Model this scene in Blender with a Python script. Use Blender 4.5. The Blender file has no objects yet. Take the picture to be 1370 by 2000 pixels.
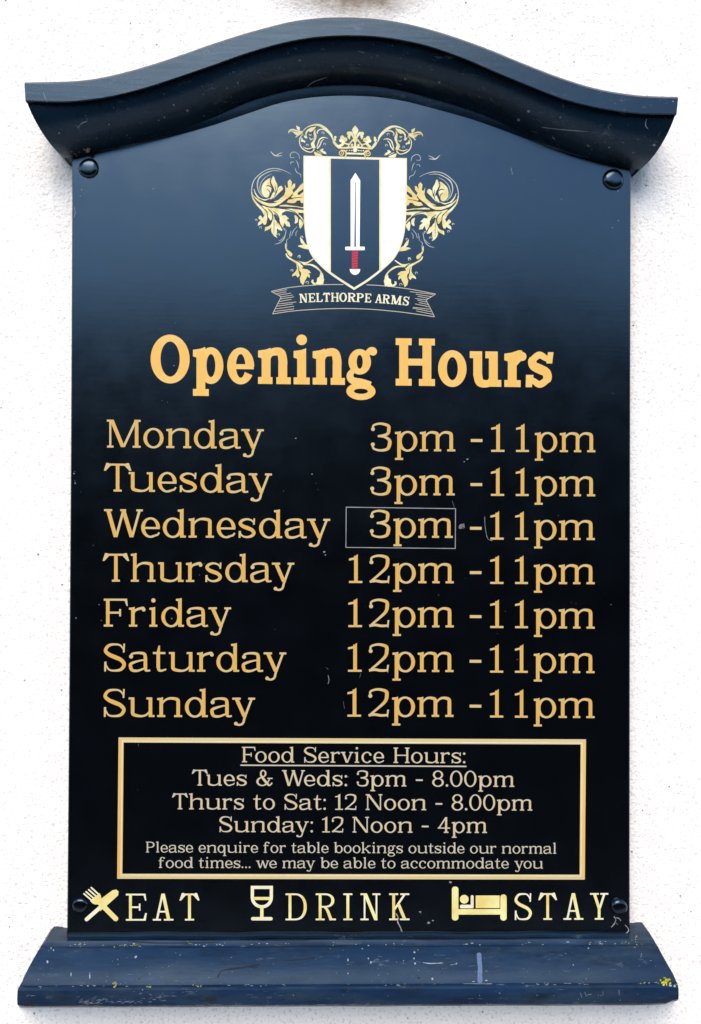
import bpy, bmesh, math, random
from mathutils import Vector, Matrix
from mathutils.geometry import delaunay_2d_cdt
from mathutils.bvhtree import BVHTree
random.seed(7)
R = math.radians
scene = bpy.context.scene
col = scene.collection

# ------------------------------------------------------------------ camera, world, sun, exposure
CY = 900.0                          # row of the photograph level with the lens (the picture is cropped off-centre)
F_PX = 1921.0                       # focal length in pixels of the 1370 x 2000 photograph
CAM_LOC = Vector((0.0, -1.06, 0.06))
cam_d = bpy.data.cameras.new("camera")
cam = bpy.data.objects.new("camera", cam_d)
col.objects.link(cam)
cam_d.sensor_fit = 'VERTICAL'
cam_d.sensor_height = 36.0
cam_d.lens = F_PX / 2000.0 * 36.0
cam_d.shift_y = -(1000.0 - CY) / 2000.0
cam_d.clip_start = 0.01
cam_d.clip_end = 200.0
CAM_ROT = (Matrix.Rotation(R(-1.5), 3, 'Z') @ Matrix.Rotation(R(90.5), 3, 'X') @ Matrix.Rotation(R(0.43), 3, 'Z'))
cam.matrix_world = Matrix.Translation(CAM_LOC) @ CAM_ROT.to_4x4()
scene.camera = cam

SUN_EL, SUN_AZ = 43.0, 190.0
world = bpy.data.worlds.new("World")
scene.world = world
world.use_nodes = True
wn = world.node_tree.nodes
wl = world.node_tree.links
bg = wn['Background']
sky = wn.new('ShaderNodeTexSky')
sky.sky_type = 'NISHITA'
sky.sun_disc = False
sky.sun_elevation = R(SUN_EL)
sky.sun_rotation = R(SUN_AZ)
sky.altitude = 50
sky.air_density = 1.0
sky.dust_density = 0.0
sky.ozone_density = 1.4
wl.new(sky.outputs[0], bg.inputs[0])
bg.inputs[1].default_value = 0.11
sun_d = bpy.data.lights.new("sun", 'SUN')
sun_d.energy = 1.5
sun_d.angle = R(44)
sun_d.color = (1.0, 0.88, 0.74)
sun = bpy.data.objects.new("sun", sun_d)
col.objects.link(sun)
sd = Vector((math.sin(R(SUN_AZ)) * math.cos(R(SUN_EL)), math.cos(R(SUN_AZ)) * math.cos(R(SUN_EL)), math.sin(R(SUN_EL))))
sun.rotation_euler = sd.to_track_quat('Z', 'Y').to_euler()
scene.view_settings.view_transform = 'Standard'
scene.view_settings.look = 'None'
scene.view_settings.exposure = 1.56
scene.view_settings.gamma = 1.0

# ------------------------------------------------------------------ helpers
def ray(px, py):
    d = Vector(((px - 685.0) / F_PX, -(py - CY) / F_PX, -1.0))
    return (CAM_ROT @ d).normalized()
def at(px, py, depth):
    """point on the plane that stands `depth` metres proud of the wall"""
    d = ray(px, py)
    t = (-depth - CAM_LOC.y) / d.y
    return CAM_LOC + d * t
ORIGIN = at(690, 1960, 0.0)

def link_mesh(name, verts, faces, mats, parent=None, midx=None, smooth=False):
    me = bpy.data.meshes.new(name)
    me.from_pydata([tuple(v) for v in verts], [], faces)
    for m in (mats if isinstance(mats, (list, tuple)) else [mats]):
        me.materials.append(m)
    if midx:
        me.polygons.foreach_set('material_index', midx)
    if smooth:
        me.polygons.foreach_set('use_smooth', [True] * len(me.polygons))
    me.update()
    o = bpy.data.objects.new(name, me)
    col.objects.link(o)
    if parent is not None:
        o.parent = parent
        o.matrix_parent_inverse = Matrix.Identity(4)
    return o

# ------------------------------------------------------------------ materials
def new_mat(name):
    m = bpy.data.materials.new(name)
    m.use_nodes = True
    nt = m.node_tree
    return m, nt, nt.nodes, nt.links, nt.nodes['Principled BSDF']
def ramp(n, stops):
    r = n.new('ShaderNodeValToRGB')
    el = r.color_ramp.elements
    while len(el) < len(stops): el.new(0.5)
    for e, (p, c) in zip(el, stops):
        e.position = p
        e.color = (c[0], c[1], c[2], 1) if hasattr(c, '__len__') else (c, c, c, 1)
    return r
def noise(n, l, co, scale, detail=4, rough=0.5, stretch=None):
    x = n.new('ShaderNodeTexNoise')
    x.inputs['Scale'].default_value = scale
    x.inputs['Detail'].default_value = detail
    x.inputs['Roughness'].default_value = rough
    if stretch:
        mp = n.new('ShaderNodeMapping')
        mp.inputs['Scale'].default_value = stretch
        l.new(co, mp.inputs['Vector'])
        l.new(mp.outputs[0], x.inputs['Vector'])
    else:
        l.new(co, x.inputs['Vector'])
    return x
def mixc(n, l, fac, a, b):
    x = n.new('ShaderNodeMix')
    x.data_type = 'RGBA'
    for s, v in ((0, fac), (6, a), (7, b)):
        if isinstance(v, (int, float)): x.inputs[s].default_value = v
        elif isinstance(v, tuple): x.inputs[s].default_value = (*v, 1)
        else: l.new(v, x.inputs[s])
    return x.outputs[2]
def math_n(n, l, op, a, b=0.0, clamp=False):
    x = n.new('ShaderNodeMath')
    x.operation = op
    x.use_clamp = clamp
    for i, v in enumerate((a, b)):
        if isinstance(v, (int, float)): x.inputs[i].default_value = v
        else: l.new(v, x.inputs[i])
    return x.outputs[0]
def bump(n, l, h, strength, dist, prev=None):
    b = n.new('ShaderNodeBump')
    b.inputs['Strength'].default_value = strength
    b.inputs['Distance'].default_value = dist
    l.new(h, b.inputs['Height'])
    if prev: l.new(prev, b.inputs['Normal'])
    return b.outputs[0]

def wall_material():
    m, nt, n, l, p = new_mat('white_render')
    co = n.new('ShaderNodeNewGeometry').outputs['Position']
    n1 = noise(n, l, co, 300, 3, 0.55)
    n2 = noise(n, l, co, 150, 4, 0.6)
    n3 = noise(n, l, co, 6, 4, 0.5)
    v = n.new('ShaderNodeTexVoronoi'); v.inputs['Scale'].default_value = 210; l.new(co, v.inputs['Vector'])
    gate = noise(n, l, co, 60, 2, 0.5)
    dots = math_n(n, l, 'MULTIPLY', ramp_out(n, l, v.outputs['Distance'], [(0.05, 1), (0.22, 0)]), ramp_out(n, l, gate.outputs[0], [(0.48, 0), (0.66, 1)]))
    base = mixc(n, l, ramp_out(n, l, n3.outputs[0], [(0.3, 0), (0.7, 1)]), (0.87, 0.815, 0.745), (0.90, 0.86, 0.80))
    base = mixc(n, l, ramp_out(n, l, n1.outputs[0], [(0.33, 0.42), (0.45, 0)]), base, (0.36, 0.34, 0.32))
    base = mixc(n, l, math_n(n, l, 'MULTIPLY', dots, 0.6), base, (0.16, 0.145, 0.13))
    # sparse dark grit
    v2 = n.new('ShaderNodeTexVoronoi'); v2.inputs['Scale'].default_value = 75; l.new(co, v2.inputs['Vector'])
    sep = n.new('ShaderNodeSeparateColor'); l.new(v2.outputs['Color'], sep.inputs[0])
    g2 = math_n(n, l, 'MULTIPLY', math_n(n, l, 'LESS_THAN', sep.outputs[0], 0.2), ramp_out(n, l, v2.outputs['Distance'], [(0.05, 1), (0.11, 0)]))
    base = mixc(n, l, math_n(n, l, 'MULTIPLY', g2, 0.8), base, (0.07, 0.06, 0.05))
    # dirty brown stain top centre, plus warm shade painted in under the cap ends
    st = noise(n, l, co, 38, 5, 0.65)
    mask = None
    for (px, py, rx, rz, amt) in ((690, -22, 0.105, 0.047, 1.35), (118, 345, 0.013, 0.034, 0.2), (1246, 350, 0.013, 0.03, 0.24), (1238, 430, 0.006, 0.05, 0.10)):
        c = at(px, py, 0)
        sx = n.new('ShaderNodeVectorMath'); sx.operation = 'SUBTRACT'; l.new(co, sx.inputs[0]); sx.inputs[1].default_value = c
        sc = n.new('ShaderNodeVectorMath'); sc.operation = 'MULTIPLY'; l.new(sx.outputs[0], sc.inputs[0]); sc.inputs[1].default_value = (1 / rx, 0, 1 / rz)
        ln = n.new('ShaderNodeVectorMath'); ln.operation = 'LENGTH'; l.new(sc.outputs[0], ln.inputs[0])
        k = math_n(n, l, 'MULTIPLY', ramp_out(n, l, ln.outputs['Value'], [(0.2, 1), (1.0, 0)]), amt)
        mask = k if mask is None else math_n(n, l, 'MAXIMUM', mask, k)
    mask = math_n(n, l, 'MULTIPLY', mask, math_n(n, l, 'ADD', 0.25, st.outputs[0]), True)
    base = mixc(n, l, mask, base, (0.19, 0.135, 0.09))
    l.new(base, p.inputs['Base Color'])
    p.inputs['Roughness'].default_value = 0.92
    p.inputs['Specular IOR Level'].default_value = 0.2
    b1 = bump(n, l, n2.outputs[0], 0.8, 0.0020)
    b2 = bump(n, l, n1.outputs[0], 0.7, 0.0008, b1)
    l.new(b2, p.inputs['Normal'])
    return m
def ramp_out(n, l, src, stops):
    r = ramp(n, stops)
    l.new(src, r.inputs[0])
    return r.outputs[0]

def paint_material(name, c0, c1, rough, wear=0.0, spec=0.5, grain=0.0):
    """gloss exterior paint: slight tone drift, brush grain, dust, scuffs"""
    m, nt, n, l, p = new_mat(name)
    co = n.new('ShaderNodeNewGeometry').outputs['Position']
    a = noise(n, l, co, 9, 5, 0.6, (0.6, 1, 1.6))
    base = mixc(n, l, ramp_out(n, l, a.outputs[0], [(0.35, 0), (0.65, 1)]), c0, c1)
    if wear > 0.4:      # faded, chalky and dirty areas of old paint
        f1 = noise(n, l, co, 24, 6, 0.7, (0.35, 1, 1.3))
        base = mixc(n, l, ramp_out(n, l, f1.outputs[0], [(0.46, 0), (0.66, 0.75)]), base, (0.022, 0.036, 0.052))
        f2 = noise(n, l, co, 60, 6, 0.75, (0.25, 1, 1.5))
        base = mixc(n, l, ramp_out(n, l, f2.outputs[0], [(0.52, 0), (0.68, 0.8)]), base, (0.004, 0.008, 0.018))
    r1 = noise(n, l, co, 30, 5, 0.6)
    rr = math_n(n, l, 'ADD', math_n(n, l, 'MULTIPLY', ramp_out(n, l, r1.outputs[0], [(0.3, 0), (0.7, 1)]), 0.05), rough - 0.025)
    if wear > 0:
        s1 = noise(n, l, co, 120, 6, 0.75, (0.35, 1, 1))
        s2 = noise(n, l, co, 14, 3, 0.5)
        k = math_n(n, l, 'MULTIPLY', ramp_out(n, l, s1.outputs[0], [(0.60, 0), (0.70, 1)]), ramp_out(n, l, s2.outputs[0], [(0.42, 0), (0.62, 1)]))
        k = math_n(n, l, 'MULTIPLY', k, wear)
        base = mixc(n, l, k, base, (0.20, 0.24, 0.29))
        d1 = noise(n, l, co, 70, 6, 0.7, (0.5, 1, 1.2))
        k2 = math_n(n, l, 'MULTIPLY', ramp_out(n, l, d1.outputs[0], [(0.60, 0), (0.72, 1)]), 0.7 * min(1, wear * 2))
        base = mixc(n, l, k2, base, (0.004, 0.006, 0.010))
        rr = math_n(n, l, 'ADD', rr, math_n(n, l, 'MULTIPLY', k, 0.3))
    l.new(base, p.inputs['Base Color'])
    l.new(rr, p.inputs['Roughness'])
    p.inputs['Specular IOR Level'].default_value = spec
    p.inputs['Specular Tint'].default_value = (0.58, 0.80, 1.0, 1)      # blue put into the gloss so the reflected sky reads bluer
    g = noise(n, l, co, 260, 3, 0.6, (0.08, 1, 1))
    o = noise(n, l, co, 55, 3, 0.5)
    b = bump(n, l, o.outputs[0], 0.035, 0.0012)
    if grain > 0: b = bump(n, l, g.outputs[0], grain, 0.0004, b)
    l.new(b, p.inputs['Normal'])
    return m

def ink_material(name, c0, c1, scale=25, rough=0.45, stretch=None):
    m, nt, n, l, p = new_mat(name)
    co = n.new('ShaderNodeNewGeometry').outputs['Position']
    a = noise(n, l, co, scale, 3, 0.5, stretch)
    base = mixc(n, l, ramp_out(n, l, a.outputs[0], [(0.35, 0), (0.65, 1)]), c0, c1)
    l.new(base, p.inputs['Base Color'])
    p.inputs['Roughness'].default_value = rough
    p.inputs['Specular IOR Level'].default_value = 0.3
    return m

def flat_material(name, c, rough=0.8, spec=0.4):
    m, nt, n, l, p = new_mat(name)
    co = n.new('ShaderNodeNewGeometry').outputs['Position']
    a = noise(n, l, co, 400, 3, 0.6)
    base = mixc(n, l, a.outputs[0], tuple(x * 0.65 for x in c), tuple(min(1, x * 1.25) for x in c))
    l.new(base, p.inputs['Base Color'])
    p.inputs['Roughness'].default_value = rough
    p.inputs['Specular IOR Level'].default_value = spec
    return m

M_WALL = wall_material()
M_BOARD = paint_material('black_navy_panel', (0.0004, 0.0005, 0.0007), (0.0006, 0.0008, 0.0014), 0.20, 0.0, 0.84, 0.05)
M_MOULD = paint_material('navy_gloss_paint', (0.0012, 0.004, 0.009), (0.003, 0.012, 0.024), 0.27, 0.35, 0.5, 0.2)
M_BASE = paint_material('weathered_navy_paint', (0.0036, 0.013, 0.034), (0.0075, 0.024, 0.058), 0.42, 0.5, 0.2, 0.35)
M_BOLT = paint_material('navy_bolt_paint', (0.001, 0.002, 0.004), (0.0015, 0.003, 0.006), 0.30, 0.1, 0.6)
M_GOLD = ink_material('gold_ink', (0.56, 0.315, 0.072), (0.55, 0.33, 0.085), 30)
M_CREAM = ink_material('pale_gold_ink', (0.52, 0.37, 0.165), (0.52, 0.375, 0.16), 30)
M_TITLE = ink_material('title_gold_ink', (0.69, 0.39, 0.082), (0.69, 0.395, 0.085), 30)
M_TITLE2 = ink_material('title_pale_ink', (0.69, 0.42, 0.112), (0.69, 0.42, 0.112), 30)
M_SAND = ink_material('sand_ink', (0.50, 0.385, 0.215), (0.50, 0.40, 0.25), 90)
M_SAND2 = ink_material('pale_sand_ink', (0.44, 0.39, 0.29), (0.46, 0.40, 0.29), 60)
M_YEL = ink_material('pale_yellow_ink', (0.66, 0.50, 0.15), (0.74, 0.68, 0.30), 45)
M_BANDV = ink_material('band_gold_ink', (0.60, 0.355, 0.10), (0.62, 0.42, 0.15), 12)
M_BANDH = ink_material('band_sand_ink', (0.55, 0.42, 0.18), (0.54, 0.43, 0.24), 12)
M_WHITE = ink_material('white_ink', (0.88, 0.85, 0.80), (0.90, 0.87, 0.82), 12)
M_IVORY = ink_material('ivory_ink', (0.66, 0.60, 0.38), (0.74, 0.69, 0.48), 70)
M_LEAF = ink_material('leaf_gold_ink', (0.58, 0.47, 0.16), (0.74, 0.70, 0.44), 110)
M_LEAF2 = ink_material('leaf_deep_gold_ink', (0.62, 0.45, 0.14), (0.66, 0.55, 0.22), 90)
M_LINE = ink_material('pale_line_ink', (0.30, 0.36, 0.34), (0.52, 0.50, 0.38), 110)
M_OLIVE = ink_material('olive_shade_ink', (0.020, 0.018, 0.006), (0.008, 0.009, 0.008), 110)
M_RED = ink_material('red_ink', (0.55, 0.010, 0.03), (0.50, 0.02, 0.06), 200)
M_GREY = ink_material('thin_grey_line', (0.20, 0.20, 0.20), (0.30, 0.29, 0.27), 50)
M_CHIP = flat_material('pale_chip', (0.24, 0.26, 0.28))
M_DUST = flat_material('grey_dust', (0.19, 0.21, 0.23))
M_LICHEN = flat_material('lichen_yellow', (0.45, 0.42, 0.02))
M_MOSS = flat_material('pale_green_lichen', (0.26, 0.30, 0.10))
M_RUST = flat_material('brown_grime', (0.14, 0.095, 0.06))
M_DARK = flat_material('dark_undercoat', (0.003, 0.005, 0.009))
M_STREAK = flat_material('pale_blue_streak', (0.085, 0.13, 0.22))

# ------------------------------------------------------------------ wall
def build_wall():
    nx, nz = 60, 80
    vs, fs = [], []
    W, H = 3.2, 3.6
    for j in range(nz + 1):
        for i in range(nx + 1):
            vs.append((-W / 2 + W * i / nx, 0.0012 * math.sin(i * .9 + j * .35) * math.sin(j * .7) , -H / 2 + H * j / nz))
    for j in range(nz):
        for i in range(nx):
            a = j * (nx + 1) + i
            fs.append((a, a + 1, a + nx + 2, a + nx + 1))
    b = len(vs)          # thickness: the wall is a real 0.2 m thick slab
    vs += [(-W/2, .2, -H/2), (W/2, .2, -H/2), (W/2, .2, H/2), (-W/2, .2, H/2)]
    fs.append((b, b + 3, b + 2, b + 1))
    bl, br, tr, tl = 0, nx, (nz + 1) * (nx + 1) - 1, nz * (nx + 1)
    fs += [(b, b + 1, br, bl), (b + 3, tl, tr, b + 2), (b, bl, tl, b + 3), (b + 1, b + 2, tr, br)]
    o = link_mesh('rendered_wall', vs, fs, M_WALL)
    o['label'] = 'rough white rendered wall speckled with dirt behind the dark sign'
    o['category'] = 'wall'
build_wall()

# ------------------------------------------------------------------ unseen ground, with pale paving and a dark skyline added for bounce and gloss reflection
def surroundings():
    gm = flat_material('dark_paving', (0.014, 0.014, 0.014), 1.0, 0.0)
    GZ = -1.55
    o = link_mesh('ground', [(-80, .2, GZ), (80, .2, GZ), (80, -120, GZ), (-80, -120, GZ)], [(3, 2, 1, 0)], gm)
    o['kind'] = 'structure'
    pm = flat_material('pale_concrete', (0.34, 0.33, 0.31), 0.9, 0.2)
    o = link_mesh('pavement', [(-20, .2, GZ + .12), (20, .2, GZ + .12), (20, -2.0, GZ + .12), (-20, -2.0, GZ + .12), (-20, -2.0, GZ - .05), (20, -2.0, GZ - .05)], [(3, 2, 1, 0), (4, 5, 2, 3)], pm)  # out of view, added to bounce light up under the sign
    o['kind'] = 'structure'
    tm = flat_material('dark_foliage', (0.012, 0.016, 0.010), 1.0, 0.0)
    rnd = random.Random(5)
    n, ys = 120, (-13.0, -15.0, -17.5)
    vs, fs = [], []
    def top(x):
        return 2.55 + 0.035 * max(-9, min(9, x)) + 0.22 * math.sin(x * .9) + 0.16 * math.sin(x * 2.3 + 1) + 0.1 * math.sin(x * 5.1)
    for i in range(n + 1):
        x = -45 + 90 * i / n
        t = top(x) + rnd.uniform(-.1, .1)
        w = [rnd.uniform(-.3, .3) for _ in range(3)]
        vs += [(x, -12.6 + w[0], GZ), (x, -12.2 + w[1], GZ + .55 * (t - GZ)), (x, -13.2 + w[2], t), (x, -15.5, t - .5), (x, -16, GZ)]
    for i in range(n):
        a = i * 5
        for k in range(4): fs.append((a + k, a + k + 1, a + k + 6, a + k + 5))
    o = link_mesh('tree_line', vs, fs, tm, smooth=True)  # out of view, added to darken the lower part of the board's reflection
    o['kind'] = 'structure'
surroundings()

# ------------------------------------------------------------------ the sign
sign = bpy.data.objects.new('opening_hours_sign', None)
col.objects.link(sign)
sign.empty_display_size = 0.1
sign['label'] = 'dark navy pub sign board with arched top listing opening hours in gold letters'
sign['category'] = 'sign'

def curve_at(pts, x):
    """smooth (Catmull-Rom in x) interpolation of a traced outline"""
    n = len(pts)
    if x <= pts[0][0]: return pts[0][1]
    if x >= pts[-1][0]: return pts[-1][1]
    for i in range(n - 1):
        if pts[i][0] <= x <= pts[i + 1][0]: break
    x0, y0 = pts[i]; x1, y1 = pts[i + 1]
    def slope(k):
        a = pts[max(0, k - 1)]; b = pts[min(n - 1, k + 1)]
        return (b[1] - a[1]) / (b[0] - a[0])
    h = x1 - x0; t = (x - x0) / h
    m0, m1 = slope(i) * h, slope(i + 1) * h
    t2, t3 = t * t, t * t * t
    return (2*t3 - 3*t2 + 1) * y0 + (t3 - 2*t2 + t) * m0 + (-2*t3 + 3*t2) * y1 + (t3 - t2) * m1
def smooth_pts(pts, it=2):
    p = list(pts)
    for _ in range(it):
        q = [p[0]]
        for i in range(1, len(p) - 1):
            # pull gently to the parabola through the neighbours
            (xa, ya), (xb, yb), (xc, yc) = p[i-1], p[i], p[i+1]
            lin = ya + (yc - ya) * (xb - xa) / (xc - xa)
            q.append((xb, yb * 0.8 + lin * 0.2))
        q.append(p[-1]); p = q
    return p

TOP = smooth_pts([(47,161),(75,160.5),(105,160),(158,158),(210,150),(280,132),(350,109),(420,84),(480,65),(545,47.5),(580,40),(625,35),(668,33.5),(705,34.5),(738,37),(780,43),(825,53),(870,66),(920,83),(960,98),(1030,127),(1100,154),(1170,175),(1240,186),(1290,188.5),(1326,189)], 1)
GRV = smooth_pts([(50,199),(100,201),(140,201),(210,193),(280,176),(350,153),(420,129),(480,107),(545,88),(600,77),(650,72.5),(695,72),(738,74),(780,80),(825,89),(870,103),(920,122),(960,140),(1030,169),(1100,197),(1170,214),(1240,223.5),(1290,225),(1322,225)], 1)
CVB = smooth_pts([(124,306),(140,305),(193,292),(263,275),(350,251),(420,224),(480,196),(510,186),(580,168),(650,161),(720,161),(790,172),(860,192),(920,210),(960,225),(1030,259),(1100,290),(1170,312),(1232,326),(1252,329)], 1)
BRD = smooth_pts([(127,309),(182,299),(263,284),(350,263),(420,243),(480,222),(545,200),(600,190),(650,186),(695,186),(738,188),(790,196),(825,205),(870,217),(920,231),(960,245),(1030,271),(1100,297),(1170,316),(1232,329),(1250,331)], 1)

D_BOARD = 0.026
D_CAP = 0.078

def cap_sections():
    N = 140
    def pts3(curve, depth, inset=0.0, dy=0.0):
        x0, x1 = curve[0][0] + inset, curve[-1][0] - inset
        return [at(x0 + (x1 - x0) * i / N, curve_at(curve, x0 + (x1 - x0) * i / N) + dy, depth) for i in range(N + 1)]
    S = []
    a = pts3(TOP, D_CAP - 0.004, 2.5); b = pts3(TOP, D_CAP, 1.0, 3)
    back = [Vector((v.x * 1.0, 0.0, v.z)) for v in a]
    S.append(back); S.append(a); S.append([v for v in b])
    S.append(pts3(GRV, D_CAP, 0.0, -3.5))
    S.append(pts3(GRV, D_CAP - 0.0012, 0.5, -1.0))
    g0 = pts3(GRV, D_CAP - 0.008, 3.0, 0.8)
    S.append(g0)
    g1 = pts3(GRV, D_CAP - 0.0075, 4.0, 3.0)
    S.append(g1)
    c1 = pts3(CVB, D_BOARD + 0.006)
    K = 14
    for k in range(1, K + 1):
        th = math.pi / 2 * k / K
        wx = 0.45 * (1 - math.cos(th)) + 0.55 * math.sin(th)
        wd = 0.90 * (1 - math.cos(th)) + 0.10 * math.sin(th)
        wz = math.sin(th) * 0.9 + 0.1 * k / K
        S.append([Vector((p.x + (q.x - p.x) * wx, p.y + (q.y - p.y) * wd, p.z + (q.z - p.z) * wz)) for p, q in zip(g1, c1)])
    # small quirk and bead where the moulding dies on the board
    S.append([Vector((p.x, p.y + 0.004, p.z - 0.0003)) for p in c1])
    bb = pts3(BRD, D_BOARD + 0.0007)
    q2 = [p.lerp(q, 0.5) + Vector((0, -0.0004, 0)) for p, q in zip(S[-1], bb)]
    S.append(q2)
    S.append(bb)
    S.append(pts3(BRD, D_BOARD - 0.002, 0, 0.6))
    S.append([Vector((v.x, 0.0, v.z)) for v in S[-1]])
    return S

def loft(name, S, mat, parent, sharp=0.6):
    """front strips plus mitred returns that run straight back to the wall"""
    vs, fs = [], []
    rows = []
    for sec in S:
        row = []
        y0 = 0.0
        first, last = sec[0], sec[-1]
        ext = [Vector((first.x, y0, first.z))] + list(sec) + [Vector((last.x, y0, last.z))]
        for v in ext:
            row.append(len(vs)); vs.append(v)
        rows.append(row)
    for a, b in zip(rows[:-1], rows[1:]):
        for i in range(len(a) - 1):
            fs.append((a[i], b[i], b[i + 1], a[i + 1]))
    o = link_mesh(name, vs, fs, mat, parent)
    me = o.data
    bm = bmesh.new(); bm.from_mesh(me)
    bmesh.ops.remove_doubles(bm, verts=bm.verts, dist=1e-6)
    bmesh.ops.recalc_face_normals(bm, faces=bm.faces)
    for e in bm.edges:
        if len(e.link_faces) == 2 and e.calc_face_angle(0) > sharp: e.smooth = False
    for f in bm.faces: f.smooth = True
    bm.to_mesh(me); bm.free()
    return o
cap = loft('crown_moulding', cap_sections(), M_MOULD, sign, 0.5)

# base moulding: (depth, y left, y right, x left, x right) read from the photo
BASE_ROWS = [
    (0.000, 1812, 1802, 127, 1238), (0.004, 1814, 1804, 121, 1246), (0.010, 1818.5, 1809, 112, 1254), (0.018, 1824.5, 1816, 103.5, 1263),
    (0.025, 1831, 1824, 96, 1270), (0.0300, 1836, 1831.5, 91.5, 1275),
    (0.0345, 1838.5, 1834.5, 89, 1277), (0.037, 1847, 1842, 82, 1281), (0.0385, 1850, 1845, 80, 1283), (0.0425, 1853, 1848, 77.5, 1285),
    (0.0485, 1866, 1860, 69.5, 1291), (0.054, 1880, 1874, 61.5, 1299), (0.0595, 1894, 1888, 54, 1307),
    (0.064, 1908, 1902, 47, 1315), (0.067, 1919, 1913, 43, 1320), (0.0682, 1925, 1919, 40.5, 1322),
    (0.0715, 1926.5, 1920.5, 38.5, 1323.5), (0.0745, 1930, 1924, 36, 1324.5), (0.0765, 1935, 1929, 34.5, 1325.5),
    (0.0770, 1945, 1939, 34, 1326), (0.0770, 1958, 1952, 34, 1326), (0.0760, 1965.5, 1959.5, 34.5, 1325.5), (0.073, 1968, 1963, 37, 1322), (0.0, 1968, 1963, 39, 1319)]
def base_sections():
    N = 120
    S = []
    rnd = random.Random(3)
    ph = [rnd.uniform(0, 6.28) for _ in range(6)]
    for k, (d, yl, yr, xl, xr) in enumerate(BASE_ROWS):
        row = []
        for i in range(N + 1):
            u = i / N
            wob = 0.5 * math.sin(u * 19 + ph[k % 6]) + 0.4 * math.sin(u * 47 + ph[(k + 2) % 6])
            y = yl + (yr - yl) * u + (wob * (0.8 if 4 <= k <= 8 or k > 19 else 0.4) if 0 < k < len(BASE_ROWS) - 1 else 0)
            if k >= 20: y += -2.5 * max(0, (u - .96) / .04) ** 1 * (3 if u > .985 else 1) * (1 if k < 23 else 1)
            if k in (20, 21, 22) and u < 0.012: y -= 3 * (1 - u / .012)
            row.append(at(xl + (xr - xl) * u, y, d))
        S.append(row)
    return S
base = loft('base_moulding', base_sections(), M_BASE, sign, 0.5)

# board: slab with eased edges
def board():
    N = 90
    xl0, xr0 = 141.5, 1232.0
    def outline(inset, depth):
        pts = []
        for i in range(N + 1):
            x = (xl0 + inset) + (xr0 - xl0 - 2 * inset) * i / N
            pts.append(at(x, curve_at(BRD, x) - 7 + inset * 0, depth))
        # right side down, bottom, left side up
        for (x, y) in ((1232 , 420), (1231.2, 900), (1230.4, 1400), (1230.2, 1700), (1230.5, 1834)):
            pts.append(at(x - inset, y - (inset if y > 1800 else 0), depth))
        for x, y in ((1100, 1826), (900, 1823.5), (700, 1825), (400, 1826.5), (250, 1826), (160, 1827.5)):
            pts.append(at(x, y - inset, depth))
        for (x, y) in ((131.5, 1829), (133.5, 1600), (136, 1300), (138.8, 900), (140.5, 600), (141.5, 400)):
            pts.append(at(x + inset, y - (inset if y > 1800 else 0), depth))
        return pts
    outl = [outline(0, 0.012), outline(0, D_BOARD - 0.0008), outline(1.5, D_BOARD)]
    vs, fs = [], []
    n = len(outl[0])
    for o in outl: vs += o
    for k in range(2):
        for i in range(n):
            j = (i + 1) % n
            fs.append((k * n + i, k * n + j, (k + 1) * n + j, (k + 1) * n + i))
    fs.append(tuple(range(2 * n, 3 * n)))
    fs.append(tuple(reversed(range(n))))
    o = link_mesh('board', vs, fs, M_BOARD, sign)
    bm = bmesh.new(); bm.from_mesh(o.data)
    bmesh.ops.recalc_face_normals(bm, faces=bm.faces)
    bm.to_mesh(o.data); bm.free()
    # wooden backing frame that holds the board off the wall
    vs, fs = [], []
    xs0, xs1 = 150, 1222
    a = [at(xs0, 330, 0.012), at(xs1, 345, 0.012), at(xs1, 1815, 0.012), at(xs0, 1815, 0.012)]
    bq = [Vector((v.x, 0.001, v.z)) for v in a]
    vs = [v - Vector((0, 0.0005, 0)) * 0 for v in a] + bq
    fs = [(0, 3, 2, 1), (0, 1, 5, 4), (1, 2, 6, 5), (2, 3, 7, 6), (3, 0, 4, 7)]
    for v in vs[:4]: v.y = -0.0115
    link_mesh('backing_frame', vs, fs, M_BOLT, sign)
    return o
board_o = board()

# raised bead under the board, seen as the pale strip above the base
def strip():
    N = 80
    rows = []
    for d, y0, y1 in ((0.022, 1822, 1818), (0.0285, 1824.5, 1823), (0.0305, 1829, 1827.5), (0.031, 1834.5, 1831), (0.0285, 1837, 1833), (0.022, 1837, 1833)):
        rows.append([at(133 + (1229 - 133) * i / N, y0 + (y1 - y0) * i / N + 0.8 * math.sin(i * .35) + 0.5 * math.sin(i * .8 + 1), d) for i in range(N + 1)])
    vs = [v for r in rows for v in r]
    fs = []
    for k in range(len(rows) - 1):
        for i in range(N):
            a = k * (N + 1) + i
            fs.append((a, a + N + 1, a + N + 2, a + 1))
    n1 = N + 1
    fs.append(tuple(k * n1 for k in range(len(rows))))
    fs.append(tuple(k * n1 + N for k in reversed(range(len(rows)))))
    o = link_mesh('edge_bead', vs, fs, M_MOULD, sign, smooth=False)
    return o
strip()

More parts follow.
